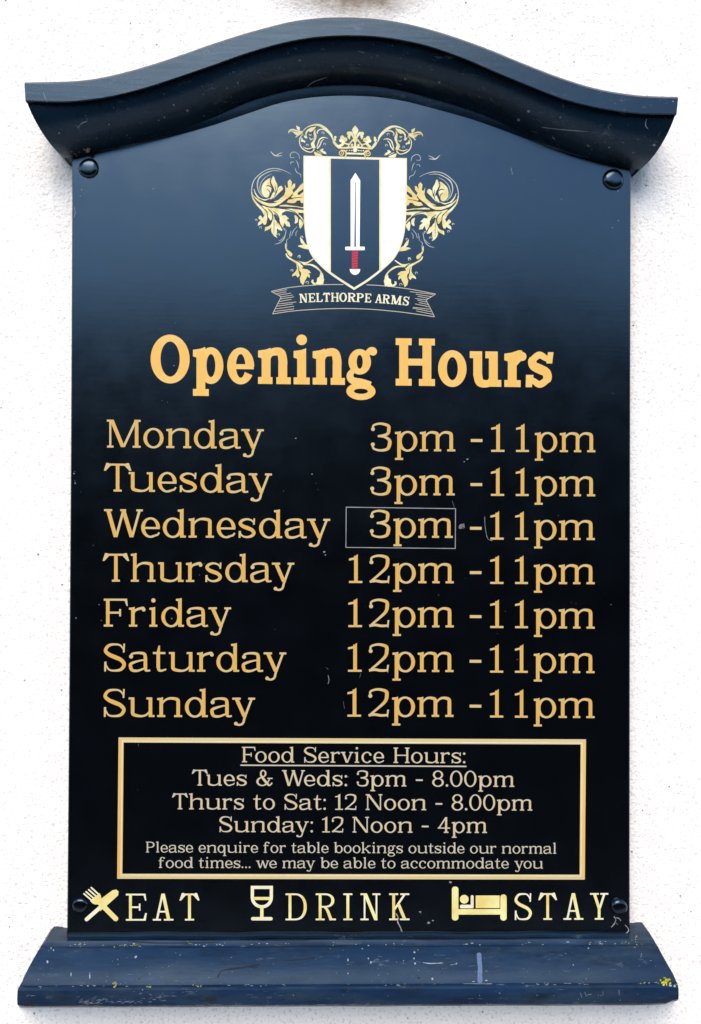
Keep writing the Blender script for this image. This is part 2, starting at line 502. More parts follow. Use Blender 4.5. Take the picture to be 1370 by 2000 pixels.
def bolt(px, py, r_px, h=0.0085):
    c = at(px, py, D_BOARD)
    s = (at(px + 10, py, D_BOARD) - at(px, py, D_BOARD)).length / 10
    r = r_px * s
    prof = [(1.06, -0.0005), (1.04, 0.0006), (1.0, 0.0022), (0.95, 0.0045), (0.87, 0.0062), (0.74, 0.0074), (0.55, 0.0081), (0.3, 0.0085), (0.0, 0.0086)]
    prof = [(a, b * h / 0.0085) for a, b in prof]
    seg = 40
    vs, fs = [], []
    for k, (a, b) in enumerate(prof[:-1]):
        for i in range(seg):
            t = 2 * math.pi * i / seg
            rr = r * a * (1 + 0.02 * math.sin(3 * t + px))
            vs.append(c + Vector((rr * math.cos(t), -b, rr * math.sin(t))))
    vs.append(c + Vector((0, -prof[-1][1], 0)))
    for k in range(len(prof) - 2):
        for i in range(seg):
            j = (i + 1) % seg
            fs.append((k * seg + i, k * seg + j, (k + 1) * seg + j, (k + 1) * seg + i))
    top = len(vs) - 1
    k = len(prof) - 2
    for i in range(seg):
        fs.append((k * seg + i, k * seg + (i + 1) % seg, top))
    o = link_mesh('bolt_cap', vs, fs, M_BOARD, sign, smooth=True)
    bm = bmesh.new(); bm.from_mesh(o.data); bmesh.ops.recalc_face_normals(bm, faces=bm.faces); bm.to_mesh(o.data); bm.free()
    return o
bolt(174, 329, 19.0, 0.0045); bolt(1198, 351, 20.0, 0.005); bolt(157, 1769, 15.0, 0.003); bolt(1208, 1770, 16.5, 0.006)

# ------------------------------------------------------------------ slab-serif lettering, drawn stroke by stroke
# unit: capital height = 1; every glyph is a union of strokes, tag 0 = thick strokes, 1 = thin strokes and serifs
def union(polys, eps=1e-5):
    vin, fin, tags = [], [], []
    for pts, tag in polys:
        area = sum(pts[i][0] * pts[(i + 1) % len(pts)][1] - pts[(i + 1) % len(pts)][0] * pts[i][1] for i in range(len(pts)))
        if abs(area) < 1e-9: continue
        if area < 0: pts = pts[::-1]
        b = len(vin)
        vin += [Vector((a, c)) for a, c in pts]
        fin.append(list(range(b, b + len(pts)))); tags.append(tag)
    v, e, f, ov, oe, of = delaunay_2d_cdt(vin, [], fin, 1, eps)
    out, mi = [], []
    for face, src in zip(f, of):
        if src:
            out.append(tuple(face)); mi.append(min(tags[s] for s in src))
    return [(p[0], p[1]) for p in v], out, mi

def spline(pts, n=6, closed=False):
    out = []
    m = len(pts)
    if m == 2: return list(pts)
    rng = range(m if closed else m - 1)
    for i in rng:
        if closed: p0, p1, p2, p3 = pts[(i-1) % m], pts[i], pts[(i+1) % m], pts[(i+2) % m]
        else: p0, p1, p2, p3 = pts[max(0, i-1)], pts[i], pts[i+1], pts[min(m-1, i+2)]
        for k in range(n):
            t = k / n
            out.append(tuple(0.5 * ((2*p1[c]) + (-p0[c] + p2[c]) * t + (2*p0[c] - 5*p1[c] + 4*p2[c] - p3[c]) * t*t + (-p0[c] + 3*p1[c] - 3*p2[c] + p3[c]) * t**3) for c in range(len(p1))))
    if not closed: out.append(tuple(pts[-1]))
    return out

def stroke_quads(path, widths, tag=0, thin_tag=None, w_mid=None):
    """path of centre points with a width each -> quads that tile the stroke"""
    L, Rr = [], []
    n = len(path)
    for i, (x, y) in enumerate(path):
        a = path[max(0, i - 1)]; b = path[min(n - 1, i + 1)]
        dx, dy = b[0] - a[0], b[1] - a[1]
        d = math.hypot(dx, dy) or 1
        nx, ny = -dy / d * widths[i] / 2, dx / d * widths[i] / 2
        L.append((x + nx, y + ny)); Rr.append((x - nx, y - ny))
    out = []
    for i in range(n - 1):
        tg = tag
        if thin_tag is not None and (widths[i] + widths[i + 1]) / 2 < w_mid: tg = thin_tag
        out.append(([L[i], L[i+1], Rr[i+1]], tg)); out.append(([L[i], Rr[i+1], Rr[i]], tg))
    return out

class Pen:
    def __init__(s, W, w, t, e, xh, asc=1.02, desc=0.31, fl=1.0):
        s.W, s.w, s.t, s.e, s.xh, s.asc, s.desc, s.fl = W, w, t, e, xh, asc, desc, fl
        s.p = []; s.ov = 0.016
    def rect(s, x0, y0, x1, y1, tag=0): s.p.append(([(x0, y0), (x1, y0), (x1, y1), (x0, y1)], tag))
    def poly(s, pts, tag=0): s.p.append((list(pts), tag))
    def stem(s, x, y0, y1): s.rect(x - s.w/2, y0, x + s.w/2, y1, 0)
    def foot(s, x, l=None, r=None, y=0.0):
        l = s.e if l is None else l; r = s.e if r is None else r
        s.rect(x - s.w/2 - l, y, x + s.w/2 + r, y + s.t, 1)
    def head(s, x, l=None, r=None, y=1.0):
        l = s.e if l is None else l; r = s.e if r is None else r
        s.rect(x - s.w/2 - l, y - s.t, x + s.w/2 + r, y, 1)
    def flag(s, x, y):
        xl = x - s.w/2
        s.poly([(xl - s.e, y - s.t * 1.25), (xl + 0.01, y - s.t * 1.45), (xl + s.w, y - s.t * 0.9), (xl + s.w, y + 0.012 * s.fl), (xl + s.w * .45, y - 0.012 * s.fl), (xl - s.e, y - s.t * 0.30)], 1)
        s.rect(xl, y - s.t * 2.2, xl + s.w, y - s.t * 0.6, 0)
    def auto(s, path, w=None, t=None, k=1.4):
        w = s.w if w is None else w; t = s.t if t is None else t
        n = len(path); out = []
        for i in range(n):
            a = path[max(0, i-1)]; b = path[min(n-1, i+1)]
            dx, dy = b[0]-a[0], b[1]-a[1]; d = math.hypot(dx, dy) or 1
            out.append(t + (w - t) * abs(dy / d) ** k)
        return out
    def curve(s, pts, w=None, t=None, n=6, widths=None):
        if widths is not None:
            pp = spline([(a, b, c) for (a, b), c in zip(pts, widths)], n)
            path = [(a, b) for a, b, c in pp]; ws = [c for a, b, c in pp]
        else:
            path = spline(pts, n); ws = s.auto(path, w, t)
        s.p += stroke_quads(path, ws, 0, 1, (s.w + s.t) / 2)
    def ring(s, cx, cy, rx, ry, w=None, t=None, a0=0, a1=360, n=44, pw=2.0):
        w = s.w * 1.04 if w is None else w; t = s.t if t is None else t
        if a1 - a0 < 360: n = max(8, int(n * (a1 - a0) / 360))
        o, i_ = [], []
        for k in range(n + 1):
            a = R(a0 + (a1 - a0) * k / n)
            c, sn = math.cos(a), math.sin(a)
            c2, s2 = math.copysign(abs(c) ** (2/pw), c), math.copysign(abs(sn) ** (2/pw), sn)
            o.append((cx + rx * c2, cy + ry * s2)); i_.append((cx + (rx - w) * c2, cy + (ry - t) * s2))
        for k in range(n):
            mid = R(a0 + (a1 - a0) * (k + .5) / n)
            s.p.append(([o[k], o[k+1], i_[k+1], i_[k]], 0 if abs(math.cos(mid)) > 0.6 else 1))
    def dot(s, x, y, r, ry=None, tag=1):
        ry = ry or r
        s.poly([(x + r * math.cos(R(k * 20)), y + ry * math.sin(R(k * 20))) for k in range(18)], tag)
    def diag(s, x0, y0, x1, y1, h, tag=0):
        s.poly([(x0 - h/2, y0), (x0 + h/2, y0), (x1 + h/2, y1), (x1 - h/2, y1)], tag)
    def shoulder(s, xa, xb):
        """arch from stem xa over to stem xb at x-height"""
        h = s.xh; w = s.w; t = s.t
        s.curve([(xa, h * .60), (xa + (xb - xa) * .20, h * .84), (xa + (xb - xa) * .52, h - t * .42), (xb - w * .22, h * .895), (xb, h * .69), (xb, h * .50)],
                widths=[t * .8, t * .95, t * 1.15, w * .93, w, w])
        s.stem(xb, 0, h * .58)

def glyph(ch, s):
    W, w, t, e, h, ov = s.W, s.w, s.t, s.e, s.xh, s.ov
    if ch == 'a':
        x = W - e - w/2 - .03
        s.stem(x, .12, h * .70)
        s.curve([(w*.62, h*.78), (w*.9, h*.90), (x*.55, h - t*.45), (x - w*.3, h*.90), (x, h*.66)], widths=[t*1.1, t, t*1.1, w*.85, w])
        s.dot(w*.62, h*.765, min(w*.56, .085))
        s.curve([(x, h*.60), (x*.62, h*.55), (w*.62, h*.40), (w*.5, h*.22), (w*.95, t*.65), (x*.55, t*.5 - .005), (x - w*.1, h*.18)], widths=[t*.7, t*.9, w*.8, w*.98, w*.8, t*1.1, t*.8])
        s.curve([(x, .16), (x + w*.12, t*.8), (x + w*.62, t*.42), (W, t*.62)], widths=[w, w*.8, t*.95, t*.9])
    elif ch in 'bpdq':
        left = ch in 'bp'
        x = e + w/2 if left else W - e - w/2
        a, b = (x - w*.28, W) if left else (0, x + w*.28)
        s.ring((a + b)/2, h/2, (b - a)/2, h/2 + ov, w * (.92 if w > .17 else 1.04))
        if ch == 'b': s.stem(x, .03, s.asc - t); s.flag(x, s.asc)
        if ch == 'p': s.stem(x, -s.desc, h - t); s.flag(x, h); s.foot(x, y=-s.desc)
        if ch == 'd': s.stem(x, 0, s.asc - t); s.flag(x, s.asc); s.foot(x, l=0)
        if ch == 'q': s.stem(x, -s.desc, h - .01); s.foot(x, y=-s.desc)
    elif ch == 'o': s.ring(W/2, h/2, W/2, h/2 + ov, w * (.98 if w > .17 else 1.04))
    elif ch == 'O': s.ring(W/2, .5, W/2, .5 + ov, w*1.12)
    elif ch == '0': s.ring(W/2, .5, W/2, .5 + ov, w*.95)
    elif ch == 'c':
        s.ring(W*.53, h/2, W*.53, h/2 + ov, a0=38, a1=322)
        s.dot(W*.86, h*.76, w*.58)
    elif ch == 'e':
        big = w > .17
        s.ring(W/2, h/2, W/2, h/2 + ov, w * (1.0 if big else 1.04), t * (.95 if big else 1), a0=-2, a1=330 if big else 300)
        s.rect(w*.6, h*.48 - t*(.36 if big else .5), W - .01, h*.48 + t*(.36 if big else .5), 1)
        cx = W*.75
        if not big: s.curve([(W*.5 + W*.21, t*.50 + h*.045), (W*.86, h*.13), (W*.96, h*.25)], widths=[t*.95, t*.95, t*.8])
    elif ch == 'f':
        x = e + w/2 + .02
        s.stem(x, 0, .78); s.foot(x); s.rect(0, h - t, W*.82, h, 1)
        s.curve([(x, .74), (x + w*.2, .90), (x + w*1.1, s.asc - t/2), (W - w*.5, .94)], widths=[w, w*.8, t, t])
        s.dot(W - w*.45, .915, w*.55)
    elif ch == 'g':
        s.ring(W*.44, h*.66, W*.37, h*.34 + ov, w*.92, t*.85)
        s.ring(W*.48, -.13, W*.48, .185, w*.85, t*.9)
        s.curve([(W*.22, h*.42), (W*.12, h*.27), (W*.2, h*.13), (W*.5, .055), (W*.8, -.0)], widths=[t*.7, t, w*.8, w*.85, w*.8])
        s.curve([(W*.68, h*.88), (W*.80, h*.99), (W*.92, h*.97)], widths=[t*.8, t*.9, t])
        s.dot(W - w*.42, h*.955, w*.46)
    elif ch == 'h':
        a, b = e + w/2, W - e - w/2
        s.stem(a, 0, s.asc - t); s.flag(a, s.asc); s.foot(a); s.shoulder(a, b); s.foot(b)
    elif ch == 'n':
        a, b = e + w/2, W - e - w/2
        q = e*.55 if w > .17 else e
        s.stem(a, 0, h - t); s.flag(a, h); s.foot(a, r=q); s.shoulder(a, b); s.foot(b, l=q)
    elif ch == 'm':
        a, c = e + w/2, W - e - w/2; b = (a + c)/2
        s.stem(a, 0, h - t); s.flag(a, h); s.foot(a); s.shoulder(a, b); s.foot(b, e*.8, e*.8); s.shoulder(b, c); s.foot(c)
    elif ch == 'u':
        a, b = e + w/2, W - e - w/2
        s.rect(a - w/2, h*.3, a + w/2, h - t*.5, 0); s.rect(b - w/2, 0, b + w/2, h - t*.5, 0)
        s.rect(a - w/2 - e, h - t, a + w/2, h, 1); s.rect(b - w/2 - e, h - t, b + w/2, h, 1); s.foot(b, l=0)
        s.curve([(a, h*.34), (a + w*.22, h*.13), (a + (b - a)*.48, t*.42), (b - (b - a)*.2, h*.13), (b, h*.36)], widths=[w, w*.95, t*1.1, t*.95, t*.8])
    elif ch == 'r':
        a = e + w/2
        s.stem(a, 0, h - t); s.flag(a, h); s.foot(a, r=e*1.15)
        s.curve([(a, h*.58), (a + w*.75, h*.84), (W - w*.9, h - t*.45), (W - w*.5, h*.92)], widths=[t*.8, t*1.1, t*1.3, t*1.2])
        s.dot(W - w*.52, h*.87, w*.52)
    elif ch == 's' or ch == 'S':
        H = h if ch == 's' else 1.0
        k = 1.0 if ch == 's' else 1.08
        q = t / H
        ww = w * k
        s.curve([(W*.90, H*.77), (W*.74, H*(1 - q*.9)), (W*.48, H*(1 - q*.42)), (W*.22, H*(1 - q*1.1)), (ww*.52, H*.745), (W*.25, H*.605), (W*.5, H*.515), (W*.76, H*.42), (W - ww*.52, H*.26), (W*.78, H*q*1.1), (W*.5, H*q*.42), (W*.24, H*q*.95), (W*.10, H*.25)],
                widths=[t*.7, t*.85, t, ww*.75, ww*.92, ww*1.0, ww*1.08, ww*1.0, ww*.95, ww*.78, t, t*.85, t*.7], n=5)
        s.poly([(W*.90 - t*.5, H*.68), (W*.90 + t*.35, H*.68), (W*.90 + t*.55, H*1.0), (W*.90 - t*.25, H*1.0)], 1)
        s.poly([(W*.08 - t*.55, 0), (W*.08 + t*.35, 0), (W*.08 + t*.6, H*.35), (W*.08 - t*.5, H*.35)], 1)
    elif ch == 't':
        x = W*.40
        s.rect(x - w/2, h*.2, x + w/2, h, 0)
        s.poly([(x - w/2, h - t*.5), (x + w/2, h - t*.5), (x + w/2, .93), (x + w*.1, .93), (x - w*.3, h + .06)], 0)
        s.rect(0, h - t, W*.94, h, 1)
        s.curve([(x, h*.28), (x + w*.2, h*.09), (x + w*.9, t*.45), (W, h*.12)], widths=[w, w*.8, t*1.05, t*.8])
    elif ch == 'i':
        x = e + w/2 + (W - 2*e - w)/2
        s.stem(x, 0, h - t); s.flag(x, h); s.foot(x); s.dot(x, .94, w*.60, None, 1)
    elif ch == 'l':
        x = W/2
        s.stem(x, 0, s.asc - t); s.flag(x, s.asc); s.foot(x)
    elif ch == 'k':
        a = e + w/2
        s.stem(a, 0, s.asc - t); s.flag(a, s.asc); s.foot(a)
        s.diag(a, h*.36, W - e*1.4 - t, h - t*.5, t*1.5, 1); s.diag(W - e - w*.6, t*.5, a + (W - a)*.30, h*.56, w*1.15, 0)
        s.rect(W - e*2.4 - w, h - t, W - .02, h, 1); s.rect(W - e*1.8 - w*1.1, 0, W, t, 1)
    elif ch in 'vwyV':
        H = h
        def vee(x0, x1, xm, yb=0.0, sl=True):
            s.diag(xm, yb, x0, H - t*.5, w*1.12, 0); s.diag(xm + w*.15, yb, x1, H - t*.5, t*1.25, 1)
        if ch == 'v':
            vee(e + w*.55, W - e - t*.55, W/2); s.rect(0, H - t, 2*e + w*1.1, H, 1); s.rect(W - 2*e - t*1.2, H - t, W, H, 1)
        elif ch == 'w':
            m = W*.5
            vee(e + w*.5, m, W*.31); vee(m, W - e - t*.5, W*.70)
            s.rect(0, H - t, 2*e + w, H, 1); s.rect(W - 2*e - t, H - t, W, H, 1); s.rect(m - w*.7, H - t, m + t, H, 1)
        else:
            x0, x1, xm = e + w*.55, W - e - t*.55, W*.54
            s.diag(xm, .01, x0, H - t*.5, w*1.12, 0)
            dx = (x1 - xm) / (H - t*.5)
            xe = xm - dx * s.desc * .62
            s.curve([(x1, H - t*.5), (xm + w*.1, .02), (xe + .02, -s.desc*.66), (xe - (W*.13), -s.desc + t*.5), (w*1.0, -s.desc*.80)], widths=[t*1.1, t*1.15, t*1.1, t*1.05, t])
            s.dot(w*1.0, -s.desc*.74, w*.52)
            s.rect(0, H - t, 2*e + w*1.1, H, 1); s.rect(W - 2*e - t*1.2, H - t, W, H, 1)
    elif ch == 'A':
        s.diag(W - e - w*.6, t*.5, W*.5, 1.0, w*1.2, 0); s.diag(e + t*.6, t*.5, W*.47, 1.0, t*1.3, 1)
        s.rect(W*.24, .30, W*.76, .30 + t, 1); s.rect(0, 0, e*2 + t*1.2, t, 1); s.rect(W - 2*e - w*1.2, 0, W, t, 1)
    elif ch == 'D':
        a = e + w/2
        s.stem(a, 0, 1); s.rect(0, 0, W*.5, t, 1); s.rect(0, 1 - t, W*.5, 1, 1)
        s.ring(W*.46, .5, W*.54, .5, w*1.08, t, -90, 90, pw=2.2)
    elif ch in 'EF':
        a = e + w/2
        s.stem(a, 0, 1); s.rect(0, 1 - t, W - .02, 1, 1); s.rect(0, 0, (W - .01) if ch == 'E' else 2*e + w + .04, t, 1)
        s.rect(a, .5 - t/2, W*.68, .5 + t/2, 1); s.rect(W*.68 - t*.4, .5 - .13, W*.68 + t*.5, .5 + .13, 1)
        s.poly([(W - t*1.1, 1), (W - t*1.5, 1 - t), (W - t*.5, .74), (W + .01, .74), (W - .02, 1)], 1)
        if ch == 'E': s.poly([(W - t*1.1, 0), (W - t*1.5, t), (W - t*.45, .28), (W + .03, .28), (W - .01, 0)], 1)
    elif ch == 'L':
        a = e + w/2
        s.stem(a, 0, 1); s.head(a); s.rect(0, 0, W - .01, t, 1)
        s.poly([(W - t*1.1, 0), (W - t*1.5, t), (W - t*.45, .30), (W + .03, .30), (W - .01, 0)], 1)
    elif ch == 'H':
        a, b = e + w/2, W - e - w/2
        for x in (a, b): s.stem(x, 0, 1); s.foot(x); s.head(x)
        s.rect(a, .5 - t/2, b, .5 + t/2, 1)
    elif ch == 'I':
        s.stem(W/2, 0, 1); s.foot(W/2); s.head(W/2)
    elif ch == 'K':
        a = e + w/2
        s.stem(a, 0, 1); s.foot(a); s.head(a)
        s.diag(a, .36, W - e - t, 1 - t*.5, t*1.5, 1); s.diag(W - e - w*.6, t*.5, a + (W - a)*.30, .60, w*1.2, 0)
        s.rect(W - 2*e - t*1.8, 1 - t, W - .01, 1, 1); s.rect(W - 2*e - w*1.2, 0, W, t, 1)
    elif ch == 'M':
        a, b = e + t*.6, W - e - w/2
        s.rect(a - t*.5, 0, a + t*.5, 1, 1); s.rect(a - t*.5 - e, 0, a + t*.5 + e, t, 1); s.stem(b, 0, 1); s.foot(b)
        s.rect(0, 1 - t, a + t + .02, 1, 1); s.rect(b - w/2 - .02, 1 - t, W, 1, 1)
        m = (a + b)/2 - .02
        s.diag(m, .02, a + w*.35, 1, w*1.15, 0); s.diag(m + .02, .02, b - w*.1, 1, t*1.3, 1)
    elif ch == 'N':
        a, b = e + t*.6, W - e - t*.5
        s.rect(a - t*.5, 0, a + t*.5, 1, 1); s.rect(b - t*.5, 0, b + t*.5, 1, 1)
        s.rect(0, 0, a + t*.5 + e, t, 1); s.rect(0, 1 - t, a + t, 1, 1); s.rect(b - t*.5 - e, 1 - t, W, 1, 1)
        s.diag(b - w*.15, 0, a + w*.2, 1, w*1.25, 0)
    elif ch in 'PR':
        a = e + w/2
        s.stem(a, 0, 1); s.foot(a); s.rect(0, 1 - t, W*.5, 1, 1)
        yb = .44 if ch == 'P' else .47
        s.rect(a, yb, W*.52, yb + t, 1)
        s.ring(W*.46, (1 + yb)/2, W*(.52 if ch == 'P' else .46), (1 - yb)/2, w*1.05, t, -90, 90, pw=2.2)
        if ch == 'R':
            s.curve([(W*.42, yb + t*.5), (W*.58, yb*.78), (W - e - w*.7, t*.5)], widths=[t, w, w*1.1]); s.rect(W - e - w*1.25, 0, W, t, 1)
    elif ch == 'T':
        s.stem(W/2, 0, 1); s.foot(W/2); s.rect(.08, 1 - t, W - .08, 1, 1)
        s.poly([(.08, 1.02), (.08 + t*1.2, 1.02), (.12 + t*1.6, 1 - t), (t*.8, .74), (-.01, .745)], 1)
        s.poly([(W - .08, 1.02), (W - .08 - t*1.2, 1.02), (W - .12 - t*1.6, 1 - t), (W - t*.8, .74), (W + .01, .745)], 1)
    elif ch == 'W':
        m = W*.5
        for x0, x1, xm in ((e + w*.5, m, W*.30), (m, W - e - t*.5, W*.71)):
            s.diag(xm, 0, x0, 1 - t*.5, w*1.12, 0); s.diag(xm + w*.12, 0, x1, 1 - t*.5, t*1.25, 1)
        s.rect(0, 1 - t, 2*e + w, 1, 1); s.rect(W - 2*e - t, 1 - t, W, 1, 1); s.rect(m - w*.9, 1 - t, m + t*1.3, 1, 1)
    elif ch == 'Y':
        s.rect(W/2 - w/2, 0, W/2 + w/2, .46, 0); s.foot(W/2)
        s.diag(W/2, .42, e + w*.5, 1 - t*.5, w*1.1, 0); s.diag(W/2 + w*.2, .42, W - e - t*.6, 1 - t*.5, t*1.4, 1)
        s.rect(0, 1 - t, 2*e + w, 1, 1); s.rect(W - 2*e - t*1.2, 1 - t, W, 1, 1)
    elif ch == '1':
        x = W*.5 + .01
        s.stem(x, 0, .96); s.rect(0, 0, W, t, 1)
        s.poly([(.0, .86 - t), (x, .90 - t*.9), (x, .92), (.0, .86)], 1)
        s.poly([(x - w/2, .88), (x + w/2, .88), (x + w/2, 1.02), (x - w/2 + .02, .94)], 0)
    elif ch == '2':
        s.curve([(w*.62, .76), (w*.75, .90), (W*.48, 1 - t*.45), (W - w*.8, .90), (W - w*.55, .74), (W - w*1.0, .54), (W*.48, .30), (w*.75, .09)], widths=[t, t, t*1.15, w*.9, w, w*.85, t*1.15, t*1.05])
        s.dot(w*.62, .735, w*.54)
        s.curve([(.02, t*.65), (W*.3, t*1.1), (W*.62, t*.65), (W - .03, t*.8)], widths=[t*1.2, t*1.3, t*1.25, t*1.1])
        s.poly([(W - t*1.1, .05), (W - .03, -.03), (W + .005, .25), (W - t*.75, .25)], 1)
    elif ch == '3':
        s.curve([(w*.62, .78), (w*.8, .91), (W*.46, 1 - t*.4), (W - w*.95, .90), (W - w*.75, .76), (W - w*1.2, .60), (W*.34, .52)], widths=[t, t, t*1.1, w*.85, w*.92, t*1.35, t])
        s.curve([(W*.36, .535), (W*.66, .50), (W - w*.65, .40), (W - w*.52, .26), (W - w*1.1, .08), (W*.46, t*.35), (w*.8, .09), (w*.55, .23)], widths=[t, t*1.1, w*.85, w, w*.85, t*1.1, t, t])
        s.dot(w*.60, .775, w*.52); s.dot(w*.56, .235, w*.54)
    elif ch == '4':
        x = W*.68
        s.stem(x, 0, 1.0); s.foot(x); s.rect(0, .27, W, .27 + t, 1)
        s.diag(t*.75, .27, x - w*.05, 1.0, t*1.4, 1)
    elif ch == '8':
        s.ring(W/2, .745, W*.44, .255 + ov, w*.9, t); s.ring(W/2, .265, W*.5, .265 + ov, w*.98, t)
    elif ch == '&':
        s.ring(W*.42, .78, W*.20, .23, w*.8, t); s.ring(W*.36, .27, W*.36, .27 + ov, w*1.0, t, 80, 330)
        s.curve([(W*.26, .70), (W*.45, .42), (W*.66, .16), (W*.80, t*.5), (W - w*.4, .14)], widths=[w*.8, w*1.15, w*1.15, w*.8, t])
        s.curve([(W*.55, .06), (W*.70, .22), (W*.82, .46)], widths=[t, t, t]); s.rect(W*.68, .46 - t*.3, W, .46 + t*.7, 1); s.dot(W - w*.45, .16, w*.4)
    elif ch == ':': s.dot(W/2, w*.56, w*.60); s.dot(W/2, h - w*.6, w*.60)
    elif ch == '.': s.dot(W/2, w*.56, w*.62)
    elif ch == '-': s.rect(0, .35, W, .35 + t*1.45, 1)
    return s.p

LIGHT = dict(w=.128, t=.072, e=.080, xh=.70)
WL = {'a': .77, 'b': .80, 'c': .66, 'd': .82, 'e': .67, 'f': .55, 'g': .72, 'h': .90, 'i': .37, 'k': .86, 'l': .35, 'm': 1.26, 'n': .90, 'o': .73, 'p': .80, 'q': .80,
      'r': .60, 's': .62, 't': .48, 'u': .93, 'v': .80, 'w': 1.18, 'y': .82, 'D': .98, 'F': .86, 'H': 1.02, 'M': 1.22, 'N': 1.02, 'P': .82, 'S': .82, 'T': .96, 'W': 1.38,
      '0': .74, '1': .47, '2': .72, '3': .72, '4': .76, '8': .70, '&': .98, ':': .16, '.': .16, '-': .42}
BOLD = dict(w=.188, t=.145, e=.075, xh=.745, asc=1.02, desc=.27, fl=1.6)
WB = {'O': .83, 'p': .65, 'e': .575, 'n': .69, 'i': .34, 'g': .64, 'H': .83, 'o': .60, 'u': .67, 'r': .475, 's': .52}
SLAB = dict(w=.105, t=.062, e=.115, xh=.70)
WS = {'E': .74, 'A': .77, 'T': .72, 'D': .80, 'R': .76, 'I': .30, 'N': .74, 'K': .76, 'S': .66, 'Y': .70}
RIBB = dict(w=.17, t=.10, e=.075, xh=.70)
WR = {'N': .80, 'E': .68, 'L': .66, 'T': .72, 'H': .86, 'O': .80, 'R': .80, 'P': .70, 'A': .86, 'M': .98, 'S': .62}
CACHE = {}
def get_glyph(ch, font, widths, key):
    k = (ch, key)
    if k not in CACHE:
        CACHE[k] = union(glyph(ch, Pen(widths[ch], **font)))
    return CACHE[k]
D_INK = D_BOARD + 0.00025      # printed vinyl stands a quarter of a millimetre proud
KERN = {'Tu': -.19, 'Th': -.03, 'Fo': -.12, 'Fr': -.05, 'ay': -.08, 'we': -.08, 'rv': -.06, 'vi': -.06, 'ye': -.1, 'yo': -.08, 'We': -.16, 'To': -.1, 'ry': -.05, 'sd': .02, '..': .07, 'ur': -.01}
def layout(text, widths, gap=.10, space=.42):
    """glyph boxes (char, x0, x1) in capital heights"""
    out, x = [], 0.0
    for i, ch in enumerate(text):
        if ch == ' ': x += space; continue
        out.append((ch, x, x + widths[ch]))
        x += widths[ch] + gap + KERN.get(text[i:i + 2], 0)
    return out
class Ink:
    def __init__(s): s.v, s.f, s.m = [], [], []
    def add(s, vs, fs, mi, fn):
        b = len(s.v)
        s.v += [fn(x, y) for x, y in vs]
        s.f += [tuple(b + i for i in f) for f in fs]
        s.m += mi
    def build(s, name, mats, parent, label=None):
        # thin, real sheet: top face plus an edge down to the board
        n = len(s.v)
        edge = {}
        for f in s.f:
            for i in range(len(f)):
                a, b = f[i], f[(i + 1) % len(f)]
                edge[(a, b)] = edge.get((a, b), 0) + 1
        fs = list(s.f); mi = list(s.m)
        o = link_mesh(name, s.v, fs, mats, parent, mi)
        me = o.data
        if sum(p.normal.y for p in me.polygons) > 0: me.flip_normals()
        if label: o['label'] = label
        return o
def put_line(ink, boxes, font, widths, key, x0, x1, y0, y1, caph, depth=None, expl=False):
    """set a run so that it spans pixel x0..x1 with the baseline going from y0 to y1"""
    depth = depth or D_INK
    tot = boxes[-1][2] if not expl else None
    for ch, a, b in boxes:
        vs, fs, mi = get_glyph(ch, font, widths, key)
        if expl: pa, pb = a, b
        else: pa, pb = x0 + (x1 - x0) * a / tot, x0 + (x1 - x0) * b / tot
        sc = (pb - pa) / widths[ch]
        def fn(x, y, pa=pa, sc=sc):
            px = pa + x * sc
            py = y0 + (y1 - y0) * (px - x0) / (x1 - x0) - y * caph
            return at(px, py, depth)
        ink.add(vs, fs, mi, fn)

# ------------------------------------------------------------------ printed matter on the board
def text_line(text, x0, x1, y0, y1, caph, mats, gap=.10, space=.42, font=LIGHT, widths=WL, key='L', depth=None, name='lettering'):
    ink = Ink()
    put_line(ink, layout(text, widths, gap, space), font, widths, key, x0, x1, y0, y1, caph, depth)
    return ink.build(name, mats, sign, 'the words ' + text)
GM = [M_GOLD, M_CREAM]
DAYS = [('Monday', 209.2, 515.8, 874.1, 876.6), ('Tuesday', 203.7, 531.5, 959.8, 963.0), ('Wednesday', 203.7, 645.3, 1049.0, 1051.6),
        ('Thursday', 201.2, 575.3, 1136.0, 1137.3), ('Friday', 203.2, 451.9, 1223.8, 1224.4), ('Saturday', 202.6, 559.6, 1311.4, 1312.4), ('Sunday', 201.9, 498.6, 1400.2, 1400.9)]
for d in DAYS: text_line(*d, 54.6, GM)
TIMES = [ # first run boxes in crop units (x = 660 + X / 2.635), baseline; second run, baselines
    ([('3', 170, 277), ('p', 295, 410), ('m', 423, 605)], 881.0, 881.6, 0),
    ([('3', 167, 275), ('p', 292, 408), ('m', 420, 602)], 967.0, 967.6, -1.5),
    ([('3', 165, 271), ('p', 287, 402), ('m', 415, 592)], 1050.0, 1050.6, -4),
    ([('1', 58, 127), ('2', 162, 267), ('p', 285, 402), ('m', 415, 597)], 1138.6, 1139.3, -5),
    ([('1', 55, 125), ('2', 160, 265), ('p', 283, 400), ('m', 413, 597)], 1224.8, 1225.4, -5),
    ([('1', 53, 123), ('2', 158, 263), ('p', 282, 398), ('m', 412, 596)], 1312.0, 1312.6, -6),
    ([('1', 50, 120), ('2', 156, 263), ('p', 280, 398), ('m', 410, 596)], 1399.7, 1400.2, -6)]
ENDS = [('-', 685, 745), ('1', 790, 858), ('1', 918, 984), ('p', 1015, 1130), ('m', 1143, 1326)]
ENDY = [(882.3, 883.3), (968.3, 969.4), (1053.7, 1054.8), (1140.3, 1141.1), (1226.2, 1227.9), (1313.5, 1314.8), (1401.1, 1402.6)]
cx = lambda X: 660 + X / 2.635
